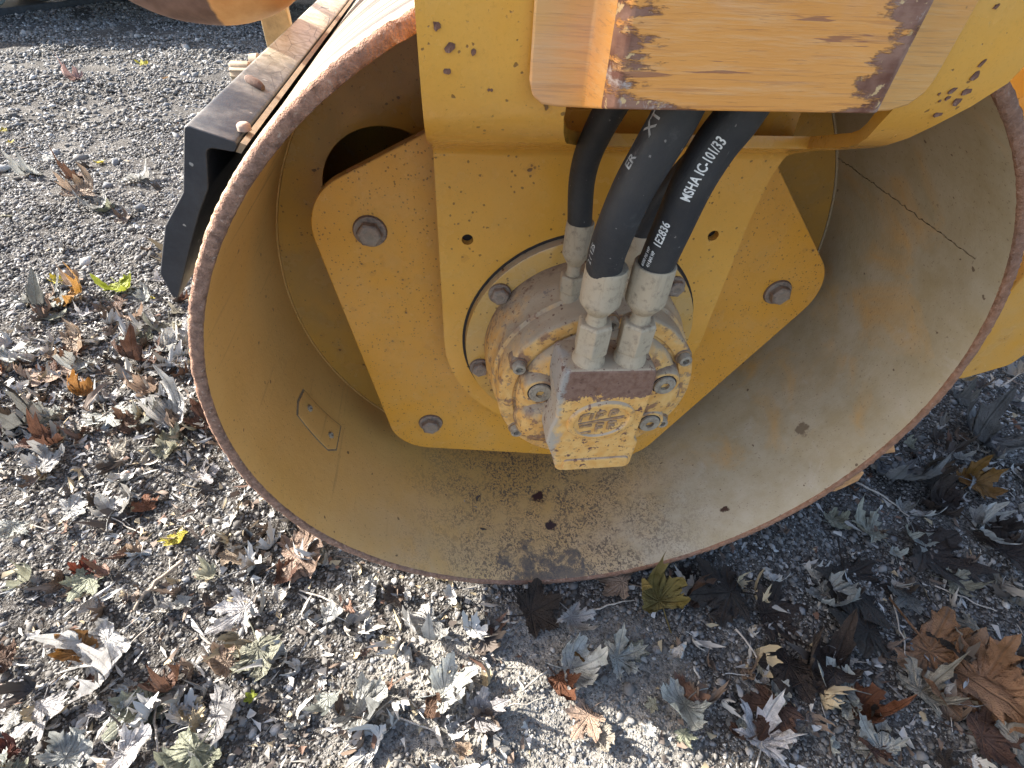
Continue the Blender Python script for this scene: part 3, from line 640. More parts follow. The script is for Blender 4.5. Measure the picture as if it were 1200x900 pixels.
# --- gravel: tens of thousands of separate pebbles, three sizes of area
def mat_gravel():
    n = N("gravel_stone"); r = n.geom('Random Per Island'); f = n.noise(150, 3)
    rr = n.t.nodes.new('ShaderNodeValToRGB'); n.put(rr.inputs[0], r); e = rr.color_ramp.elements
    e[0].color = (.06, .057, .054, 1); e[1].color = (.48, .47, .45, 1)
    for p, c in ((.25, (.09, .086, .082, 1)), (.55, (.145, .139, .131, 1)), (.75, (.21, .204, .196, 1)), (.88, (.15, .16, .175, 1)), (.95, (.36, .345, .32, 1))): x = e.new(p); x.color = c
    c = n.mix(n.ramp(f, .3, .7), rr.outputs[0], n.mix(.45, rr.outputs[0], (.19, .175, .155)))
    return n.out(c, .85, n.bump(n.noise(500, 3), .0012, .7), spec=.25)
def icosa():
    t = (1+5**.5)/2; v = np.array([(-1, t, 0), (1, t, 0), (-1, -t, 0), (1, -t, 0), (0, -1, t), (0, 1, t), (0, -1, -t), (0, 1, -t), (t, 0, -1), (t, 0, 1), (-t, 0, -1), (-t, 0, 1)], float)/np.hypot(1, t)
    f = np.array([(0, 11, 5), (0, 5, 1), (0, 1, 7), (0, 7, 10), (0, 10, 11), (1, 5, 9), (5, 11, 4), (11, 10, 2), (10, 7, 6), (7, 1, 8), (3, 9, 4), (3, 4, 2), (3, 2, 6), (3, 6, 8), (3, 8, 9), (4, 9, 5), (2, 4, 11), (6, 2, 10), (8, 6, 7), (9, 8, 1)]); return v, f
def octa():
    v = np.array([(1, 0, 0), (-1, 0, 0), (0, 1, 0), (0, -1, 0), (0, 0, 1), (0, 0, -1)], float)*1.15
    return v, np.array([(0, 2, 4), (2, 1, 4), (1, 3, 4), (3, 0, 4), (2, 0, 5), (1, 2, 5), (3, 1, 5), (0, 3, 5)])
def seen(x, y, mx=.35):
    """keeps pebbles where the camera, or one a step to its side, can see the ground"""
    az = np.arctan2(x+.198, y+.432); d = np.hypot(x+.198, y+.432)
    return (((az > math.radians(-62)) | (d < 1.3)) & ((az < math.radians(88)) | (d < 1.1)))
def clear(x, y):
    return ~((np.abs(x) < .13) & (y > .01))
def pebbles(name, n, area, rad, base, sunk=.25, seed=0, dens=None):
    r_ = np.random.default_rng(seed); x = r_.uniform(area[0], area[1], n); y = r_.uniform(area[2], area[3], n)
    k = seen(x, y) & clear(x, y)
    if dens is not None: k &= r_.random(n) < dens(x, y)
    x, y = x[k], y[k]; n = len(x)
    s = np.exp(r_.normal(math.log(rad), .42, n)); s = np.clip(s, rad*.45, rad*2.6)
    bv, bf = base; nb = len(bv)
    V0 = bv[None]*(1+r_.normal(0, .15, (n, nb, 1)))*np.stack([r_.uniform(.85, 1.45, n), r_.uniform(.6, 1.05, n), r_.uniform(.42, .8, n)], -1)[:, None]*s[:, None, None]
    a = r_.uniform(0, 2*np.pi, n); tl = r_.normal(0, .35, n); ca, sa, ct, st = np.cos(a), np.sin(a), np.cos(tl), np.sin(tl)
    x1 = V0[..., 0]*ct[:, None]+V0[..., 2]*st[:, None]; z1 = -V0[..., 0]*st[:, None]+V0[..., 2]*ct[:, None]; y1 = V0[..., 1]
    X_ = x1*ca[:, None]-y1*sa[:, None]; Y_ = x1*sa[:, None]+y1*ca[:, None]
    zc = gz(x, y)+s*(.55-sunk)
    Vv = np.stack([X_+x[:, None], Y_+y[:, None], z1+zc[:, None]], -1).reshape(-1, 3)
    F = (bf[None]+(np.arange(n)*nb)[:, None, None]).reshape(-1, 3)
    o = _link(name, fastmesh(name, Vv, F), MG); o['kind'] = 'stuff'; return n
MG = mat_gravel()
dirtmask = lambda x, y: 1-.72*np.exp(-(((x+.10)/.30)**2+((y+.20)/.16)**2))
cnt = [pebbles("gravel", 36000, (-1.5, 1.6, -.62, .9), .0034, icosa(), seed=1, dens=dirtmask, sunk=.45),
       pebbles("gravel", 120000, (-1.5, 1.6, -.62, .9), .0018, octa(), seed=2),
       pebbles("gravel", 900, (-1.5, 1.6, -.62, .9), .0060, icosa(), seed=3, dens=dirtmask, sunk=.4),
       pebbles("gravel", 95000, (-2.9, .2, .9, 2.6), .0039, octa(), seed=4),
       pebbles("gravel", 22000, (-1.9, -1.45, -.2, .9), .0042, octa(), seed=7),
       pebbles("gravel", 115000, (-6.5, .5, 2.6, 8.0), .0070, octa(), seed=5),
       pebbles("gravel", 2500, (-5, .5, .9, 7), .0120, octa(), seed=6)]
print("pebbles", cnt)

# ------------------------------------------------------------------ leaves
def leaf_outline(kind, q):
    if kind == 'deep': L_ = [(0, 1.0, .26), (1, .88, .24), (2, .62, .26)]; sin_ = .30; wd = .16
    elif kind == 'narrow': L_ = None
    else: L_ = [(0, 1.0, .3), (1, .90, .3), (2, .64, .3)]; sin_ = .54; wd = .24
    P = []
    lob = [-2, -1, 0, 1, 2]; sp = math.radians(52)
    for i in lob:
        ln = L_[abs(i)][1]*(1+.10*q.uniform(-1, 1)); a = i*sp
        def pt(da, r): P.append((math.sin(a+da)*r, math.cos(a+da)*r))
        if i == -2: pt(-.60, .30); 
        if kind == 'deep':
            pt(-.34, ln*.44); pt(-.40, ln*.60); pt(-.20, ln*.62); pt(-.18, ln*.80); pt(-.07, ln*.80)
            pt(0, ln); pt(.07, ln*.80); pt(.18, ln*.80); pt(.20, ln*.62); pt(.40, ln*.60); pt(.34, ln*.44)
        else:
            pt(-.28, ln*.62); pt(-.34, ln*.78); pt(-.20, ln*.76); pt(-.11, ln*.88); pt(0, ln); pt(.11, ln*.88); pt(.20, ln*.76); pt(.34, ln*.78); pt(.28, ln*.62)
        if i < 2: P.append((math.sin(a+sp/2)*sin_, math.cos(a+sp/2)*sin_))
        else: pt(.60, .30)
    P.append((.06, -.12)); P.append((-.06, -.12)); return [(x*q.uniform(.93, 1.07), y*q.uniform(.93, 1.07)) for x, y in P]
def leaf_mesh(kind, seed, amp):
    q = random.Random(seed); ok = 'deep' if kind == 'deep' else 'flat'
    P = leaf_outline(ok, q); n = len(P); R_ = 6; vs = [(0, 0, 0)]; uv = [(0, 0)]
    for r in range(1, R_+1):
        f = r/R_
        for (x, y) in P:
            # rounder near the middle
            d = math.hypot(x, y); k = f*(1 if r == R_ else (1-.15*(1-f))); tx, ty = x*k, y*k
            if r < R_: m_ = .62*k; tx = x*k*.75+x/d*m_*.25; ty = y*k*.75+y/d*m_*.25
            uv.append((tx, ty)); vs.append((tx, ty, 0))
    fs = [[0, 1+k, 1+(k+1) % n] for k in range(n)]
    for r in range(R_-1):
        a0, b0 = 1+r*n, 1+(r+1)*n
        for k in range(n): fs.append([a0+k, b0+k, b0+(k+1) % n, a0+(k+1) % n])
    ph = [q.uniform(0, 6.28) for _ in range(6)]; ca = q.uniform(0, 6.28); out = []
    fold = {'flat': .07, 'curl': .16, 'fold': .12, 'deep': .14, 'small': .1}[kind]; roll = {'flat': .35, 'curl': 2.2, 'fold': 2.9, 'deep': 1.2, 'small': .9}[kind]; lobe_up = [q.uniform(-.5, 1.2)*{'flat': .12, 'curl': .75, 'fold': .6, 'deep': .55, 'small': .35}[kind] for _ in range(5)]
    second = {'flat': .25, 'curl': 1.9, 'fold': 1.0, 'deep': .9, 'small': .8}[kind]*q.uniform(.6, 1.3); shrink = {'flat': .05, 'curl': .35, 'fold': .2, 'deep': .15, 'small': .1}[kind]; crk = {'flat': .008, 'curl': .020, 'fold': .018, 'deep': .014, 'small': .01}[kind]
    for (x, y, z) in vs:
        r = math.hypot(x, y); a = math.atan2(x, y); sp = math.radians(52); da = abs(((a+sp/2) % sp)-sp/2)
        z = fold*r*(da/(sp/2)-.5)*.55
        li = min(4, max(0, int((a+2.5*sp)/sp))); z += lobe_up[li]*max(0, r-.35)**1.6*1.6
        z += amp*(.12*math.sin(5*x+ph[0])*math.sin(4*y+ph[1])+.055*math.sin(9*x+ph[2]+3*y)*r+.035*math.sin(17*y+ph[3]-6*x)*r)
        # roll the blade round an axis in its plane
        u = x*math.cos(ca)+y*math.sin(ca); v = -x*math.sin(ca)+y*math.cos(ca)
        if kind == 'fold': th = roll*abs(u)*(1 if u > 0 else .35); s_ = 1 if u > 0 else -1
        else: th = roll*u*abs(u); s_ = 1
        uu = u*math.cos(th*.5); zz = z+abs(u)*math.sin(abs(th)*.5)
        vz = .25*roll*v*v*.3
        X_ = uu*math.cos(ca)-v*math.sin(ca); Y_ = uu*math.sin(ca)+v*math.cos(ca)
        # second roll across the first, and tips that have shrunk inwards
        c2 = ca+1.2+ph[5]*.2; u = X_*math.cos(c2)+Y_*math.sin(c2); v = -X_*math.sin(c2)+Y_*math.cos(c2); th = second*max(0, abs(u)-.15)
        u2 = (u*math.cos(th*.55)); X_ = u2*math.cos(c2)-v*math.sin(c2); Y_ = u2*math.sin(c2)+v*math.cos(c2); zz += abs(u)*math.sin(th*.55)
        sh = 1-shrink*max(0, r-.4)*(1+.5*math.sin(7*a+ph[1])); out.append([X_*sh, Y_*sh, zz+vz+crk*q.gauss(0, 1)*min(1, r*3)])
    # petiole
    b = len(out); m_ = 6; L_ = q.uniform(.55, .9); bx = q.uniform(-.3, .3); w_ = .016
    for i in range(m_+1):
        t = i/m_; cx, cy, cz = bx*t*t, -.02-L_*t, .02+.06*math.sin(t*3+ph[4])*amp
        out += [[cx-w_, cy, cz], [cx+w_, cy, cz], [cx, cy, cz+w_*1.6]]; uv += [(0, .3)]*3
    for i in range(m_):
        for k in range(3): a_, c_ = b+i*3+k, b+i*3+(k+1) % 3; fs.append([a_, c_, c_+3, a_+3])
    zmin = min(o_[2] for o_ in out)*.5
    me = bpy.data.meshes.new('leaf_'+kind); me.from_pydata([(x, y, z-zmin) for x, y, z in out], [], fs)
    ul = me.uv_layers.new(name='UVMap')
    for lp in me.loops: ul.data[lp.index].uv = (uv[lp.vertex_index][0]*.5+.5, uv[lp.vertex_index][1]*.5+.5)
    me.update(); me.polygons.foreach_set('use_smooth', [True]*len(me.polygons)); return me
def mat_leaf():
    n = N("leaf_blade"); n.pos(); U_ = n.xyz(n.oc.outputs['UV'])
    x = n.math('MULTIPLY', n.math('SUBTRACT', U_[0], .5), 2); y = n.math('MULTIPLY', n.math('SUBTRACT', U_[1], .5), 2)
    ang = n.math('ARCTAN2', x, y); r = n.math('SQRT', n.math('ADD', n.mul(x, x), n.mul(y, y))); sp = math.radians(52)
    da = n.math('ABSOLUTE', n.math('SUBTRACT', n.math('FLOORED_MODULO', n.math('ADD', ang, sp/2), sp), sp/2))
    dist = n.mul(da, r); vein = n.ramp(dist, .022, .008)
    chev = n.math('FRACT', n.math('MULTIPLY', n.math('SUBTRACT', r, n.math('MULTIPLY', dist, 1.1)), 9)); v2 = n.mul(n.ramp(n.math('ABSOLUTE', n.math('SUBTRACT', chev, .5)), .07, .02), .3)
    vein = n.math('MAXIMUM', vein, v2)
    oi = n.t.nodes.new('ShaderNodeObjectInfo'); base = oi.outputs['Color']
    off = n.t.nodes.new('ShaderNodeVectorMath'); off.operation = 'ADD'; n.put(off.inputs[0], n.pos()); cmb = n.t.nodes.new('ShaderNodeCombineXYZ'); n.put(cmb.inputs[0], n.math('MULTIPLY', oi.outputs['Random'], 40)); n.put(off.inputs[1], cmb.outputs[0])
    f = n.noise(2.2, 5, off.outputs[0]); f2 = n.noise(12, 5, off.outputs[0], rough=.7)
    hsv = n.t.nodes.new('ShaderNodeHueSaturation'); n.put(hsv.inputs['Color'], base); hsv.inputs['Value'].default_value = .55; hsv.inputs['Saturation'].default_value = 1.15
    c = n.mix(n.ramp(f, .45, .68), base, hsv.outputs[0]); c = n.mix(n.mul(n.ramp(f2, .58, .68), .5), c, (.09, .055, .035))
    h2 = n.t.nodes.new('ShaderNodeHueSaturation'); n.put(h2.inputs['Color'], c); h2.inputs['Value'].default_value = .62
    c = n.mix(n.mul(vein, .65), c, h2.outputs[0])
    n.b.inputs['Subsurface Weight'].default_value = 0
    m_ = n.out(c, .62, n.bump(n.math('ADD', n.math('MULTIPLY', vein, .5), n.math('ADD', f2, f)), .09, .7), spec=.35)
    tr = n.t.nodes.new('ShaderNodeBsdfTranslucent'); n.put(tr.inputs[0], c); mx = n.t.nodes.new('ShaderNodeMixShader'); mx.inputs[0].default_value = .18
    n.t.links.new(n.b.outputs[0], mx.inputs[1]); n.t.links.new(tr.outputs[0], mx.inputs[2]); n.t.links.new(mx.outputs[0], n.t.nodes['Material Output'].inputs[0])
    return m_
ML = mat_leaf(); LM = {}
for kd, cnt_ in (('flat', 5), ('curl', 9), ('fold', 7), ('deep', 6), ('small', 3)):
    LM[kd] = []
    for i in range(cnt_):
        me = leaf_mesh(kd, i*7+len(kd), 1.0 if kd != 'flat' else .7); me.materials.append(ML); LM[kd].append(me)
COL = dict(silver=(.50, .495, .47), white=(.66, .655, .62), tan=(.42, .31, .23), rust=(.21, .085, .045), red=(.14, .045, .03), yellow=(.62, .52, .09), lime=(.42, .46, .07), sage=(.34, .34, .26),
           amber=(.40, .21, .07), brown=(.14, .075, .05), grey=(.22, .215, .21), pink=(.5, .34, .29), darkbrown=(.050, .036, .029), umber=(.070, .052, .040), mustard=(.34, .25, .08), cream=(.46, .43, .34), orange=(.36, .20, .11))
GROUPS = "fallen leaves scattered on the gravel"
lq = random.Random(21)
def put_leaf(x, y, size, colr, kind, label, rot=None, lift=0.0, tilt=None):
    o = bpy.data.objects.new("leaf", lq.choice(LM[kind])); C.objects.link(o)
    s = size*.52; o.scale = (s, s, s*lq.uniform(.8, 1.25)); z = float(gz(x, y))
    o.location = (x, y, z+.009+lift); o.rotation_euler = (lq.gauss(0, .16) if tilt is None else tilt, lq.gauss(0, .16), lq.uniform(0, 6.28) if rot is None else rot)
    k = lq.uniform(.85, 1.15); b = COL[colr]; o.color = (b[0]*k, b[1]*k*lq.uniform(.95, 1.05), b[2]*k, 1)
    o['label'] = label; o['category'] = 'leaf'; o['group'] = GROUPS; return o
LEAVES = [
(-1.043, 0.248, 0.092, "silver", "flat", "pale silver leaf lying flat beside two others left of the drum"),
(-0.942, 0.231, 0.093, "silver", "curl", "pale curled leaf touching the rust red leaf tip"),
(-0.886, 0.240, 0.069, "rust", "flat", "rust red leaf tip poking from under a pale leaf left of drum"),
(-0.792, 0.159, 0.077, "yellow", "small", "bright yellow leaf with a white fold on the sunlit gravel"),
(-0.548, 0.104, 0.146, "tan", "curl", "large pale brown veined leaf close under the left rim of the drum"),
(-0.951, 0.101, 0.052, "red", "fold", "small folded dark red leaf standing in sunlit pebbles"),
(-1.055, 0.093, 0.064, "sage", "curl", "sage grey curled leaf at the left edge of the view"),
(-0.622, 0.006, 0.122, "white", "deep", "white deeply lobed leaf on gravel below the left rim"),
(-0.839, -0.037, 0.126, "white", "fold", "bright white upright folded leaf in the lower left"),
(-0.888, -0.055, 0.079, "amber", "curl", "tan and orange crumpled leaf left of the bright white folded leaf"),
(-0.895, -0.136, 0.107, "silver", "flat", "broad silver leaf near the lower left corner"),
(-0.838, -0.103, 0.105, "white", "curl", "long white leaf overlapping the broad silver leaf"),
(-0.739, -0.146, 0.118, "sage", "flat", "large grey green leaf with long stem in the lower left"),
(-0.718, -0.115, 0.078, "brown", "curl", "dark red brown leaf above the grey green stemmed leaf"),
(-0.571, -0.080, 0.116, "sage", "deep", "crumpled sage leaf with deep lobes in lower left gravel"),
(-0.622, -0.096, 0.074, "tan", "fold", "small tan folded leaf beside the crumpled sage leaf"),
(-0.564, -0.155, 0.029, "lime", "small", "tiny yellow green leaf fragment on grey leaves"),
(-0.613, -0.178, 0.103, "silver", "curl", "grey crinkled leaf under the tiny yellow green one"),
(-0.629, -0.226, 0.102, "sage", "curl", "curled grey green leaf at the bottom edge left of centre"),
(-0.740, -0.217, 0.087, "white", "fold", "white folded leaf at the bottom edge"),
(-0.827, -0.213, 0.083, "silver", "curl", "silver curled leaf at the bottom left edge"),
(-0.916, -0.202, 0.052, "red", "fold", "dark red leaf in the bottom left corner"),
(-1.001, -0.055, 0.066, "brown", "curl", "brown curled leaf at left edge in the lower quarter"),
(-1.416, 0.753, 0.143, "white", "flat", "broad white sunlit leaf at the left edge"),
(-1.505, 1.019, 0.176, "grey", "fold", "dark grey curled leaf pair below the open gravel"),
(-1.506, 1.155, 0.069, "yellow", "small", "small yellow leaf tip left of the scraper"),
(-1.417, 1.053, 0.119, "amber", "curl", "orange and white leaf in the drift left of scraper"),
(-1.305, 1.118, 0.118, "lime", "fold", "yellow green slim leaf near the scraper tip"),
(-1.174, 1.059, 0.037, "yellow", "small", "tiny bright yellow leaf beside the scraper tip"),
(-1.187, 1.145, 0.072, "white", "deep", "small white star shaped leaf just left of scraper"),
(-1.589, 1.974, 0.170, "silver", "deep", "pale star shaped leaf with many points in open gravel"),
(-1.716, 1.775, 0.144, "tan", "curl", "tan leaf in the cluster left of the scraper bar"),
(-1.842, 2.018, 0.119, "brown", "curl", "brown leaf in the cluster above the tan one"),
(-1.616, 1.696, 0.129, "silver", "curl", "silver leaf at the front of the upper cluster"),
(-1.846, 2.196, 0.067, "yellow", "small", "small yellow leaf above the pale star shaped leaf"),
(-2.322, 2.391, 0.052, "yellow", "small", "tiny yellow leaf at far left of open gravel"),
(-2.456, 2.579, 0.051, "yellow", "small", "tiny yellow leaf at the very left edge"),
(-2.303, 3.934, 0.109, "yellow", "small", "small yellow leaf just inside the sun near the far shadow line"),
(-2.516, 3.458, 0.125, "pink", "curl", "small pinkish white leaf on the far gravel"),
(-2.023, 3.544, 0.072, "amber", "small", "tiny orange leaf left of the scraper bar top"),
(-2.043, 2.043, 0.118, "silver", "curl", "small silver leaf left of the upper leaf cluster"),
(-0.910, 0.484, 0.129, "white", "curl", "white leaf touching the pebbles close left of the rim"),
(-1.300, 0.694, 0.137, "tan", "flat", "pinkish tan leaf in the dense drift on the left"),
(-1.168, 0.595, 0.085, "amber", "curl", "orange scrap of leaf in the dense drift"),
(-1.093, 0.747, 0.154, "brown", "curl", "dark brown leaf in the drift nearest the rim"),
(-1.031, 0.766, 0.104, "white", "fold", "white folded leaf beside the dark brown one near the rim"),
(-1.298, 0.810, 0.103, "tan", "curl", "tan leaf with upturned tip in the middle of the drift"),
(-1.077, 0.517, 0.137, "silver", "flat", "flat silver leaf below the dense drift"),
(-1.289, 0.508, 0.140, "grey", "curl", "grey leaf below the broad white one at left edge"),
(-1.155, 0.432, 0.102, "brown", "curl", "brown red leaf half under grey ones on the left"),
(-1.135, 0.353, 0.097, "silver", "curl", "silver leaf above the pale flat leaf on the left"),
(-1.131, 0.213, 0.079, "silver", "deep", "silver lobed leaf at left edge below middle"),
(-0.798, 0.319, 0.077, "silver", "fold", "small pale folded leaf tight against the left rim"),
(-0.072, -0.055, 0.134, "darkbrown", "flat", "dark brown wet leaf just under the drum bottom"),
(0.004, -0.069, 0.091, "white", "deep", "white curled claw shaped leaf in shade under the drum"),
(0.185, -0.058, 0.115, "mustard", "curl", "mustard and yellow curled leaf with long stem under the drum"),
(0.123, -0.014, 0.118, "tan", "flat", "tan flat leaf pinned beneath the drum rim"),
(0.077, -0.149, 0.100, "silver", "deep", "grey lobed leaf in shade below the mustard leaf"),
(0.179, -0.233, 0.101, "white", "fold", "white folded leaf standing at the shadow edge"),
(-0.037, -0.178, 0.077, "rust", "fold", "rust orange curved leaf half at the shadow edge"),
(0.006, -0.232, 0.089, "tan", "flat", "pinkish tan leaf beside the rust orange curved one"),
(-0.013, -0.160, 0.104, "white", "curl", "white leaf strips above the rust orange leaf"),
(0.012, -0.133, 0.048, "amber", "small", "small ochre leaf right of pinkish scraps under the drum"),
(-0.242, -0.179, 0.104, "white", "fold", "long pale rolled leaf in sunlit dirt at bottom centre"),
(-0.387, -0.185, 0.110, "silver", "curl", "crumpled silver leaf on sunlit dirt left of centre"),
(-0.185, -0.217, 0.082, "silver", "fold", "narrow pale leaf strip at the bottom edge near centre"),
(-0.265, -0.062, 0.107, "silver", "curl", "pale crumpled leaf on the lit dirt below the drum"),
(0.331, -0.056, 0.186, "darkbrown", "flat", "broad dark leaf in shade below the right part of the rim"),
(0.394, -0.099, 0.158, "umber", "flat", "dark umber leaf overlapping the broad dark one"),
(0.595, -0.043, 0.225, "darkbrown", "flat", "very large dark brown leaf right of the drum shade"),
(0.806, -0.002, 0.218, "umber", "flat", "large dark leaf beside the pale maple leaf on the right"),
(0.717, 0.042, 0.125, "cream", "deep", "cream maple leaf with dark veins right of the drum"),
(0.812, 0.035, 0.081, "silver", "curl", "small silver leaf right of the cream maple leaf"),
(0.989, 0.025, 0.124, "white", "fold", "white leaf edge catching light near right border"),
(1.047, 0.148, 0.112, "amber", "fold", "amber slim leaf right of the drum"),
(0.977, -0.026, 0.180, "umber", "flat", "dark leaf at the right border"),
(0.944, -0.109, 0.113, "cream", "deep", "cream leaf cut by the right border"),
(0.529, -0.073, 0.109, "silver", "curl", "silver scrap leaf among the dark ones"),
(0.573, -0.153, 0.173, "darkbrown", "flat", "long dark brown leaf left of the big orange leaf"),
(0.681, -0.194, 0.274, "orange", "flat", "big orange brown leaf in the lower right"),
(0.724, -0.263, 0.180, "orange", "curl", "second orange brown leaf under the big one"),
(0.736, -0.159, 0.152, "umber", "flat", "dark grey brown leaf lying on the big orange one"),
(0.786, -0.172, 0.106, "cream", "deep", "pale maple leaf on the right of the big orange leaf"),
(0.598, -0.260, 0.116, "cream", "deep", "pale maple leaf at the lower left of the big orange leaf"),
(0.667, -0.331, 0.129, "brown", "flat", "brown leaf below the big orange leaf at lower right"),
(0.391, -0.192, 0.137, "darkbrown", "flat", "dark veined leaf in the lower right shade"),
(0.336, -0.251, 0.133, "brown", "flat", "chocolate brown leaf below the dark veined one"),
(0.450, -0.224, 0.129, "umber", "curl", "dark leaf with light curled rim in the lower right"),
(0.480, -0.270, 0.088, "rust", "curl", "rust brown leaf between grey scraps lower right"),
(0.470, -0.246, 0.095, "silver", "fold", "pale curled strip leaf lower right"),
(0.284, -0.301, 0.118, "white", "deep", "blown white leaf in the sun at the bottom edge"),
(0.487, -0.333, 0.107, "silver", "deep", "blue grey leaf at the bottom edge right of centre"),
(0.375, -0.283, 0.076, "grey", "flat", "grey leaf fragment in the lower right pebbles"),
(0.716, -0.341, 0.092, "cream", "curl", "cream leaf scrap at the lower right corner"),
(0.873, 0.199, 0.158, "grey", "curl", "dusky leaf behind the drum rim on the right"),
(1.213, 0.286, 0.197, "grey", "curl", "dusky leaf under the yellow frame corner"),
(0.935, 0.096, 0.129, "umber", "curl", "dark curled leaf near the amber slim leaf")
]
GROW = {'curl': 1.45, 'fold': 1.35, 'deep': 1.3, 'flat': 1.08, 'small': 1.0}
for i, (x, y, s_, c_, k_, lab) in enumerate(LEAVES): put_leaf(x, y, s_*GROW[k_], c_, k_, lab, lift=.002*(i % 4))
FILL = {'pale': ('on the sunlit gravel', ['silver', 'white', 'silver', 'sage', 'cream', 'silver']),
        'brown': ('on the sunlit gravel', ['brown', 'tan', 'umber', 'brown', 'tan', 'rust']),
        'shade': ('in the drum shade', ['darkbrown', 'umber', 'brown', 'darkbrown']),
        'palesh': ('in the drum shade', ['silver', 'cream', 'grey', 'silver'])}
SHAPE = {'curl': 'curled', 'fold': 'folded', 'deep': 'deeply lobed', 'flat': 'flat'}
CW = dict(silver='silver grey', white='whitish', grey='dark grey', sage='sage green', cream='cream', brown='brown', tan='tan', umber='umber brown', rust='rust red', darkbrown='blackish brown')
used_labels = set()
def near_named(x, y):
    """nearest of the hand-placed leaves, to say what the small leaf lies beside"""
    c = [(math.hypot(x-l[0], y-l[1]), l) for l in LEAVES]; c.sort(key=lambda t: t[0])
    l = c[0][1]; sh = l[5].split(' leaf')[0].split(' ')[:4]
    side = ('left' if x < l[0] else 'right') if abs(x-l[0]) > abs(y-l[1]) else ('in front' if y < l[1] else 'behind')
    return side, ' '.join(l[5].split(' leaf')[0].split(' ')[:3])
def fill(n, xr, yr, keys, sz, cond=lambda x, y: True):
    k = 0; tries = 0
    while k < n:
        x, y = lq.uniform(*xr), lq.uniform(*yr)
        if not cond(x, y) or (abs(x) < .14 and y > .0): continue
        key = lq.choice(keys); where, cols = FILL[key]; col = lq.choice(cols); kind = lq.choice(['curl', 'fold', 'deep', 'curl', 'flat']); size = lq.uniform(*sz)*1.2
        side, nm = near_named(x, y); big = 'tiny' if size < .045 else ('small' if size < .075 else 'middling')
        lab = f"{big} {CW[col]} {SHAPE[kind]} leaf {side} of {nm} leaf".replace('in front of', 'in front of').replace('behind of', 'behind')
        if lab in used_labels and tries < 200: tries += 1; continue
        used_labels.add(lab)
        put_leaf(x, y, size, col, kind, lab, lift=lq.uniform(-.002, .006)); k += 1
fill(72, (-1.6, -.62), (.38, 1.05), ['pale', 'pale', 'brown'], (.055, .12))
fill(30, (-1.0, -.2), (-.28, .18), ['pale', 'pale', 'brown'], (.03, .08), lambda x, y: x+y < -.25)
fill(12, (-2.6, -.8), (1.1, 2.3), ['pale', 'brown'], (.05, .09))
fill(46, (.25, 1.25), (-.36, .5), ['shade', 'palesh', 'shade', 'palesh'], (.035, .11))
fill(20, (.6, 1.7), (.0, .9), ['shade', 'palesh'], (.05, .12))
fill(14, (-.1, .5), (-.38, -.12), ['palesh', 'pale'], (.025, .06))
# --- crumbled leaf bits and fine stalks: nobody could count them
def litter():
    r_ = np.random.default_rng(9); V_, F_, c0 = [], [], 0; n = 6500
    for i in range(n):
        z_ = r_.random()
        if z_ < .42: x, y = r_.uniform(-1.6, -.55), r_.normal(.62, .22)
        elif z_ < .62: x, y = r_.uniform(-1.1, -.1), r_.uniform(-.4, .3)
        elif z_ < .72: x, y = r_.uniform(-3, -.6), r_.uniform(1, 3)
        else: x, y = r_.uniform(.1, 1.6), r_.uniform(-.42, .8)
        if abs(x) < .12 and y > 0: continue
        s = r_.uniform(.003, .010); a = r_.uniform(0, 6.28); k = 5
        ang = np.sort(r_.uniform(0, 6.28, k)); rad = r_.uniform(.5, 1.2, k)*s; st = r_.choice([1, 1, 1.8, 3.0])
        px = np.cos(ang)*rad*st; py = np.sin(ang)*rad/st**.5; pz = r_.normal(0, .35, k)*s+s*.5
        zz = float(gz(x, y))+.004
        V_.append(np.stack([x+px*math.cos(a)-py*math.sin(a), y+px*math.sin(a)+py*math.cos(a), zz+pz], -1))
        F_ += [(c0, c0+1, c0+2), (c0, c0+2, c0+3), (c0, c0+3, c0+4)]; c0 += k
    return fastmesh('litter', np.concatenate(V_), np.array(F_))
def leaf_mat_mesh():
    """the loose mat of small curled and broken dead leaves between the single ones"""
    r_ = np.random.default_rng(31); V_, F_, c0 = [], [], 0; src = []
    for me in LM['curl']+LM['fold']+LM['deep']:
        n_ = len(me.vertices); co = np.zeros(n_*3); me.vertices.foreach_get('co', co); co = co.reshape(-1, 3)
        src.append((co, [tuple(p.vertices) for p in me.polygons]))
    tri = []
    for co, fs in src:
        t = []
        for f in fs:
            t.append((f[0], f[1], f[2]))
            if len(f) == 4: t.append((f[0], f[2], f[3]))
        tri.append(np.array(t))
    n = 1150
    for i in range(n):
        z_ = r_.random()
        if z_ < .40: x, y = r_.uniform(-1.7, -.56), r_.normal(.62, .20)
        elif z_ < .60: x, y = r_.uniform(-1.0, -.1), r_.uniform(-.42, .22)
        elif z_ < .66: x, y = r_.uniform(-3, -.7), r_.uniform(1, 2.6)
        else: x, y = r_.uniform(.12, 1.7), r_.uniform(-.42, .9)
        if abs(x) < .14 and y > -.02: continue
        k = r_.integers(len(src)); co, t = src[k][0], tri[k]; s = r_.uniform(.014, .055); tx, ty, tz = r_.normal(0, .55), r_.normal(0, .55), r_.uniform(0, 6.28)
        Mx = np.array(Euler((tx, ty, tz)).to_matrix()); cc = co*np.array([1, r_.uniform(.45, 1), 1.2]); p = (cc @ Mx.T)*s
        # broken: drop a side of the blade
        if r_.random() < .6:
            d = r_.uniform(0, 6.28); keep = (co[:, 0]*math.cos(d)+co[:, 1]*math.sin(d)) < r_.uniform(.0, .4); tt = t[keep[t].all(1)]
        else: tt = t
        if len(tt) < 5: continue
        p[:, 0] += x; p[:, 1] += y; p[:, 2] += float(gz(x, y))+.007
        V_.append(p); F_.append(tt+c0); c0 += len(p)
    return fastmesh('leaf_mat', np.concatenate(V_), np.concatenate(F_))
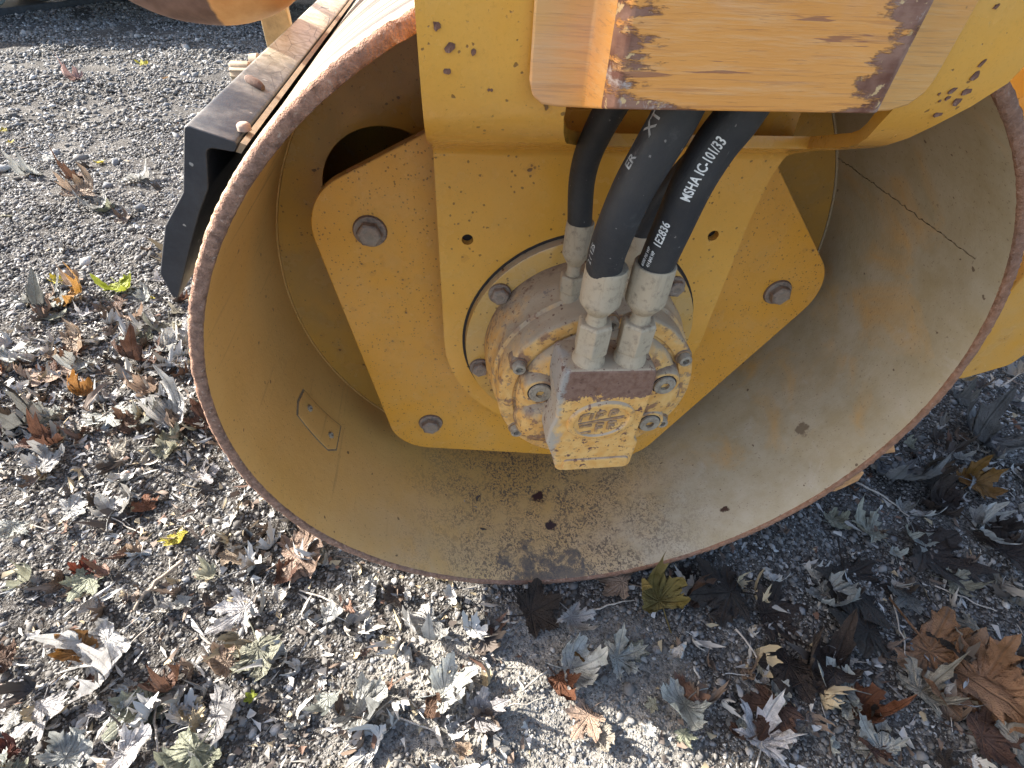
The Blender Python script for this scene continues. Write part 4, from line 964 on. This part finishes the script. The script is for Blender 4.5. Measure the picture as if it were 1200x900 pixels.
def mat_litter():
    n = N("leaf_litter"); rr = n.t.nodes.new('ShaderNodeValToRGB'); n.put(rr.inputs[0], n.geom('Random Per Island')); e = rr.color_ramp.elements; rr.color_ramp.interpolation = 'CONSTANT'
    e[0].color = (.36, .35, .33, 1); e[1].color = (.48, .46, .42, 1)
    for p, c in ((.36, (.26, .24, .21, 1)), (.56, (.12, .085, .062, 1)), (.72, (.07, .055, .045, 1)), (.86, (.12, .065, .042, 1)), (.9, (.30, .24, .15, 1))): x = e.new(p); x.color = c
    return n.out(rr.outputs[0], .75)
MLi = mat_litter(); o = _link("leaf_litter", litter(), MLi); o['kind'] = 'stuff'
o = _link("leaf_litter", leaf_mat_mesh(), MLi); o['kind'] = 'stuff'
# --- twigs and stalks
MT = mat_plain("twig_bark", (.26, .21, .16), .85, 90, .35); MT2 = mat_plain("dry_stalk", (.36, .32, .27), .8, 90, .3)
def twig(x0, y0, x1, y1, r, label, mat=MT, arch=.01, seed=1):
    q = random.Random(seed); n = 9; pts = []; L_ = math.hypot(x1-x0, y1-y0)
    for i in range(n):
        t = i/(n-1); x = x0+(x1-x0)*t+q.gauss(0, .02)*L_*math.sin(t*3.14); y = y0+(y1-y0)*t+q.gauss(0, .02)*L_*math.sin(t*3.14)
        pts.append((x, y, float(gz(x, y))+.005+r+arch*math.sin(t*3.14)))
    pp = spline(pts, 24); me = tube(pp, r, 7, rf=lambda u, th: 1-.35*u+.12*math.sin(u*40))
    o = _link("twig", me, mat, smooth=60); tagset(o, label=label, category="twig", group="twigs and stalks on the gravel")
TW = [
(-0.767, 0.111, -0.824, 0.020, 0.0045, "thick grey twig lying on pebbles left of the drum"),
(-0.728, -0.140, -0.687, -0.229, 0.0022, "thin stalk standing out of the grey green leaf at lower left"),
(-0.833, -0.097, -0.781, -0.006, 0.0016, "thin stalk crossing pebbles above the grey green leaf"),
(-0.877, 0.183, -1.006, 0.249, 0.0014, "thin stalk between the pale leaves left of the drum"),
(-0.795, 0.119, -0.779, 0.056, 0.0012, "short stem under the yellow leaf"),
(0.044, -0.059, 0.138, -0.048, 0.0018, "long pale stem of the mustard leaf under the drum"),
(-0.214, -0.232, -0.064, -0.200, 0.0016, "thin stalk on the lit dirt at bottom centre"),
(-0.358, -0.194, -0.257, -0.232, 0.0020, "bent stalk on lit dirt right of the crumpled silver leaf"),
(-0.407, -0.248, -0.316, -0.166, 0.0015, "long thin stalk at the bottom left of centre"),
(0.675, -0.086, 0.610, -0.224, 0.0016, "thin stalk beside the big orange leaf"),
(0.510, -0.106, 0.604, -0.106, 0.0015, "thin stalk among dark leaves in the shade"),
(-0.057, -0.160, -0.105, -0.188, 0.0018, "forked stalk near the rust orange leaf"),
(-1.122, 0.443, -1.041, 0.581, 0.0028, "grey twig in the leaf drift on the left"),
(-1.231, 0.399, -1.209, 0.503, 0.0022, "brown twig at the left edge in the drift"),
(-0.890, 0.572, -0.943, 0.431, 0.0020, "thin stalk close to the rim in the drift"),
(-0.640, -0.122, -0.533, -0.091, 0.0016, "thin stalk beneath the crumpled sage leaf"),
(-0.526, 0.034, -0.404, -0.026, 0.0018, "thin stalk near the drum at lower left"),
(0.320, -0.122, 0.346, -0.214, 0.0020, "dark twig in the shade near centre right"),
(0.780, -0.077, 0.869, -0.138, 0.0018, "dark stalk at the right of the shade"),
(0.767, 0.181, 0.835, 0.081, 0.0026, "brown twig behind the rim on the right")
]
for i, (a, b, c, d, r, lab) in enumerate(TW): twig(a, b, c, d, r, lab, MT if r > .003 else MT2, .004+r, i)

# ------------------------------------------------------------------ tracked machine far behind
TM = bpy.data.objects.new("tracked_machine", None); C.objects.link(TM); TM.location = (-3.9, 5.73, -.5)
TM.rotation_euler = (0, 0, math.atan2(.86, .51))
tagset(TM, label="dark tracked machine parked on the shaded gravel at the far upper left", category="tracked machine")
def tlink(name, me, mat, parent=TM, **k): return _link(name, me, mat, parent, **k)
def stadium(L_, r, n=14, cz=.0):
    P = []
    for k in range(n+1): t = -math.pi/2+math.pi*k/n; P.append((L_/2+r*math.cos(t), cz+r*math.sin(t)))
    for k in range(n+1): t = math.pi/2+math.pi*k/n; P.append((-L_/2+r*math.cos(t), cz+r*math.sin(t)))
    return P
def track():
    o_ = stadium(3.0, .36, cz=.37); i_ = stadium(3.0, .31, cz=.37); n = len(o_); vs = []
    for y in (0, .45): vs += [(x, y, z) for x, z in o_]+[(x, y, z) for x, z in i_]
    fs = []
    for k in range(n):
        j = (k+1) % n
        fs += [[k, j, n+j, n+k], [2*n+k, 3*n+k, 3*n+j, 2*n+j], [k, 2*n+k, 2*n+j, j], [n+k, n+j, 3*n+j, 3*n+k]]
    return mesh(vs, fs)
MTr = mat_plain("track_rubber", (.03, .035, .042), .7, 20, .4); MRo = mat_plain("track_roller_steel", (.16, .19, .18), .6, 20, .3); MBo = mat_plain("shadow_box_paint", (.30, .27, .08), .5, 6, .1)
tb = tlink("track_belt", track(), MTr, bevel=.01)
for k in range(26):
    x = -1.5+3.0*k/25; tlink("track_lug", boxm(x-.03, x+.03, -.004, .454, -.012, .02), MTr, tb)
for x in (-1.15, -.72, -.29, .14, .57, 1.0):
    ro = tlink("track_roller", joinm(lathe([(.02, .05), (.03, .13), (.06, .145), (.40, .145)], 28, center=(x, 0, .21))), MRo, smooth=40)
    tlink("roller_hub", lathe([(-.005, .03), (.0, .055), (.03, .06)], 20, center=(x, 0, .21)), MRo, ro, smooth=40)
tlink("track_frame", boxm(-1.4, 1.4, .10, .36, .24, .52), mat_plain("track_frame_paint", (.05, .06, .065), .6, 10, .2), bevel=.02)
for x in (-1.5, 1.5): tlink("idler_wheel", lathe([(.05, .12), (.06, .29), (.38, .29), (.4, .1)], 32, center=(x, 0, .37)), MRo, smooth=40)
bo = tlink("body_shadow_box", boxm(-8.0, 1.0, 5.2, 7.6, .10, .85), MBo, bevel=.05)  # unseen box, sized so its shadow falls across the far gravel
bo.matrix_parent_inverse = (Matrix.Translation(TM.location) @ TM.rotation_euler.to_matrix().to_4x4()).inverted()
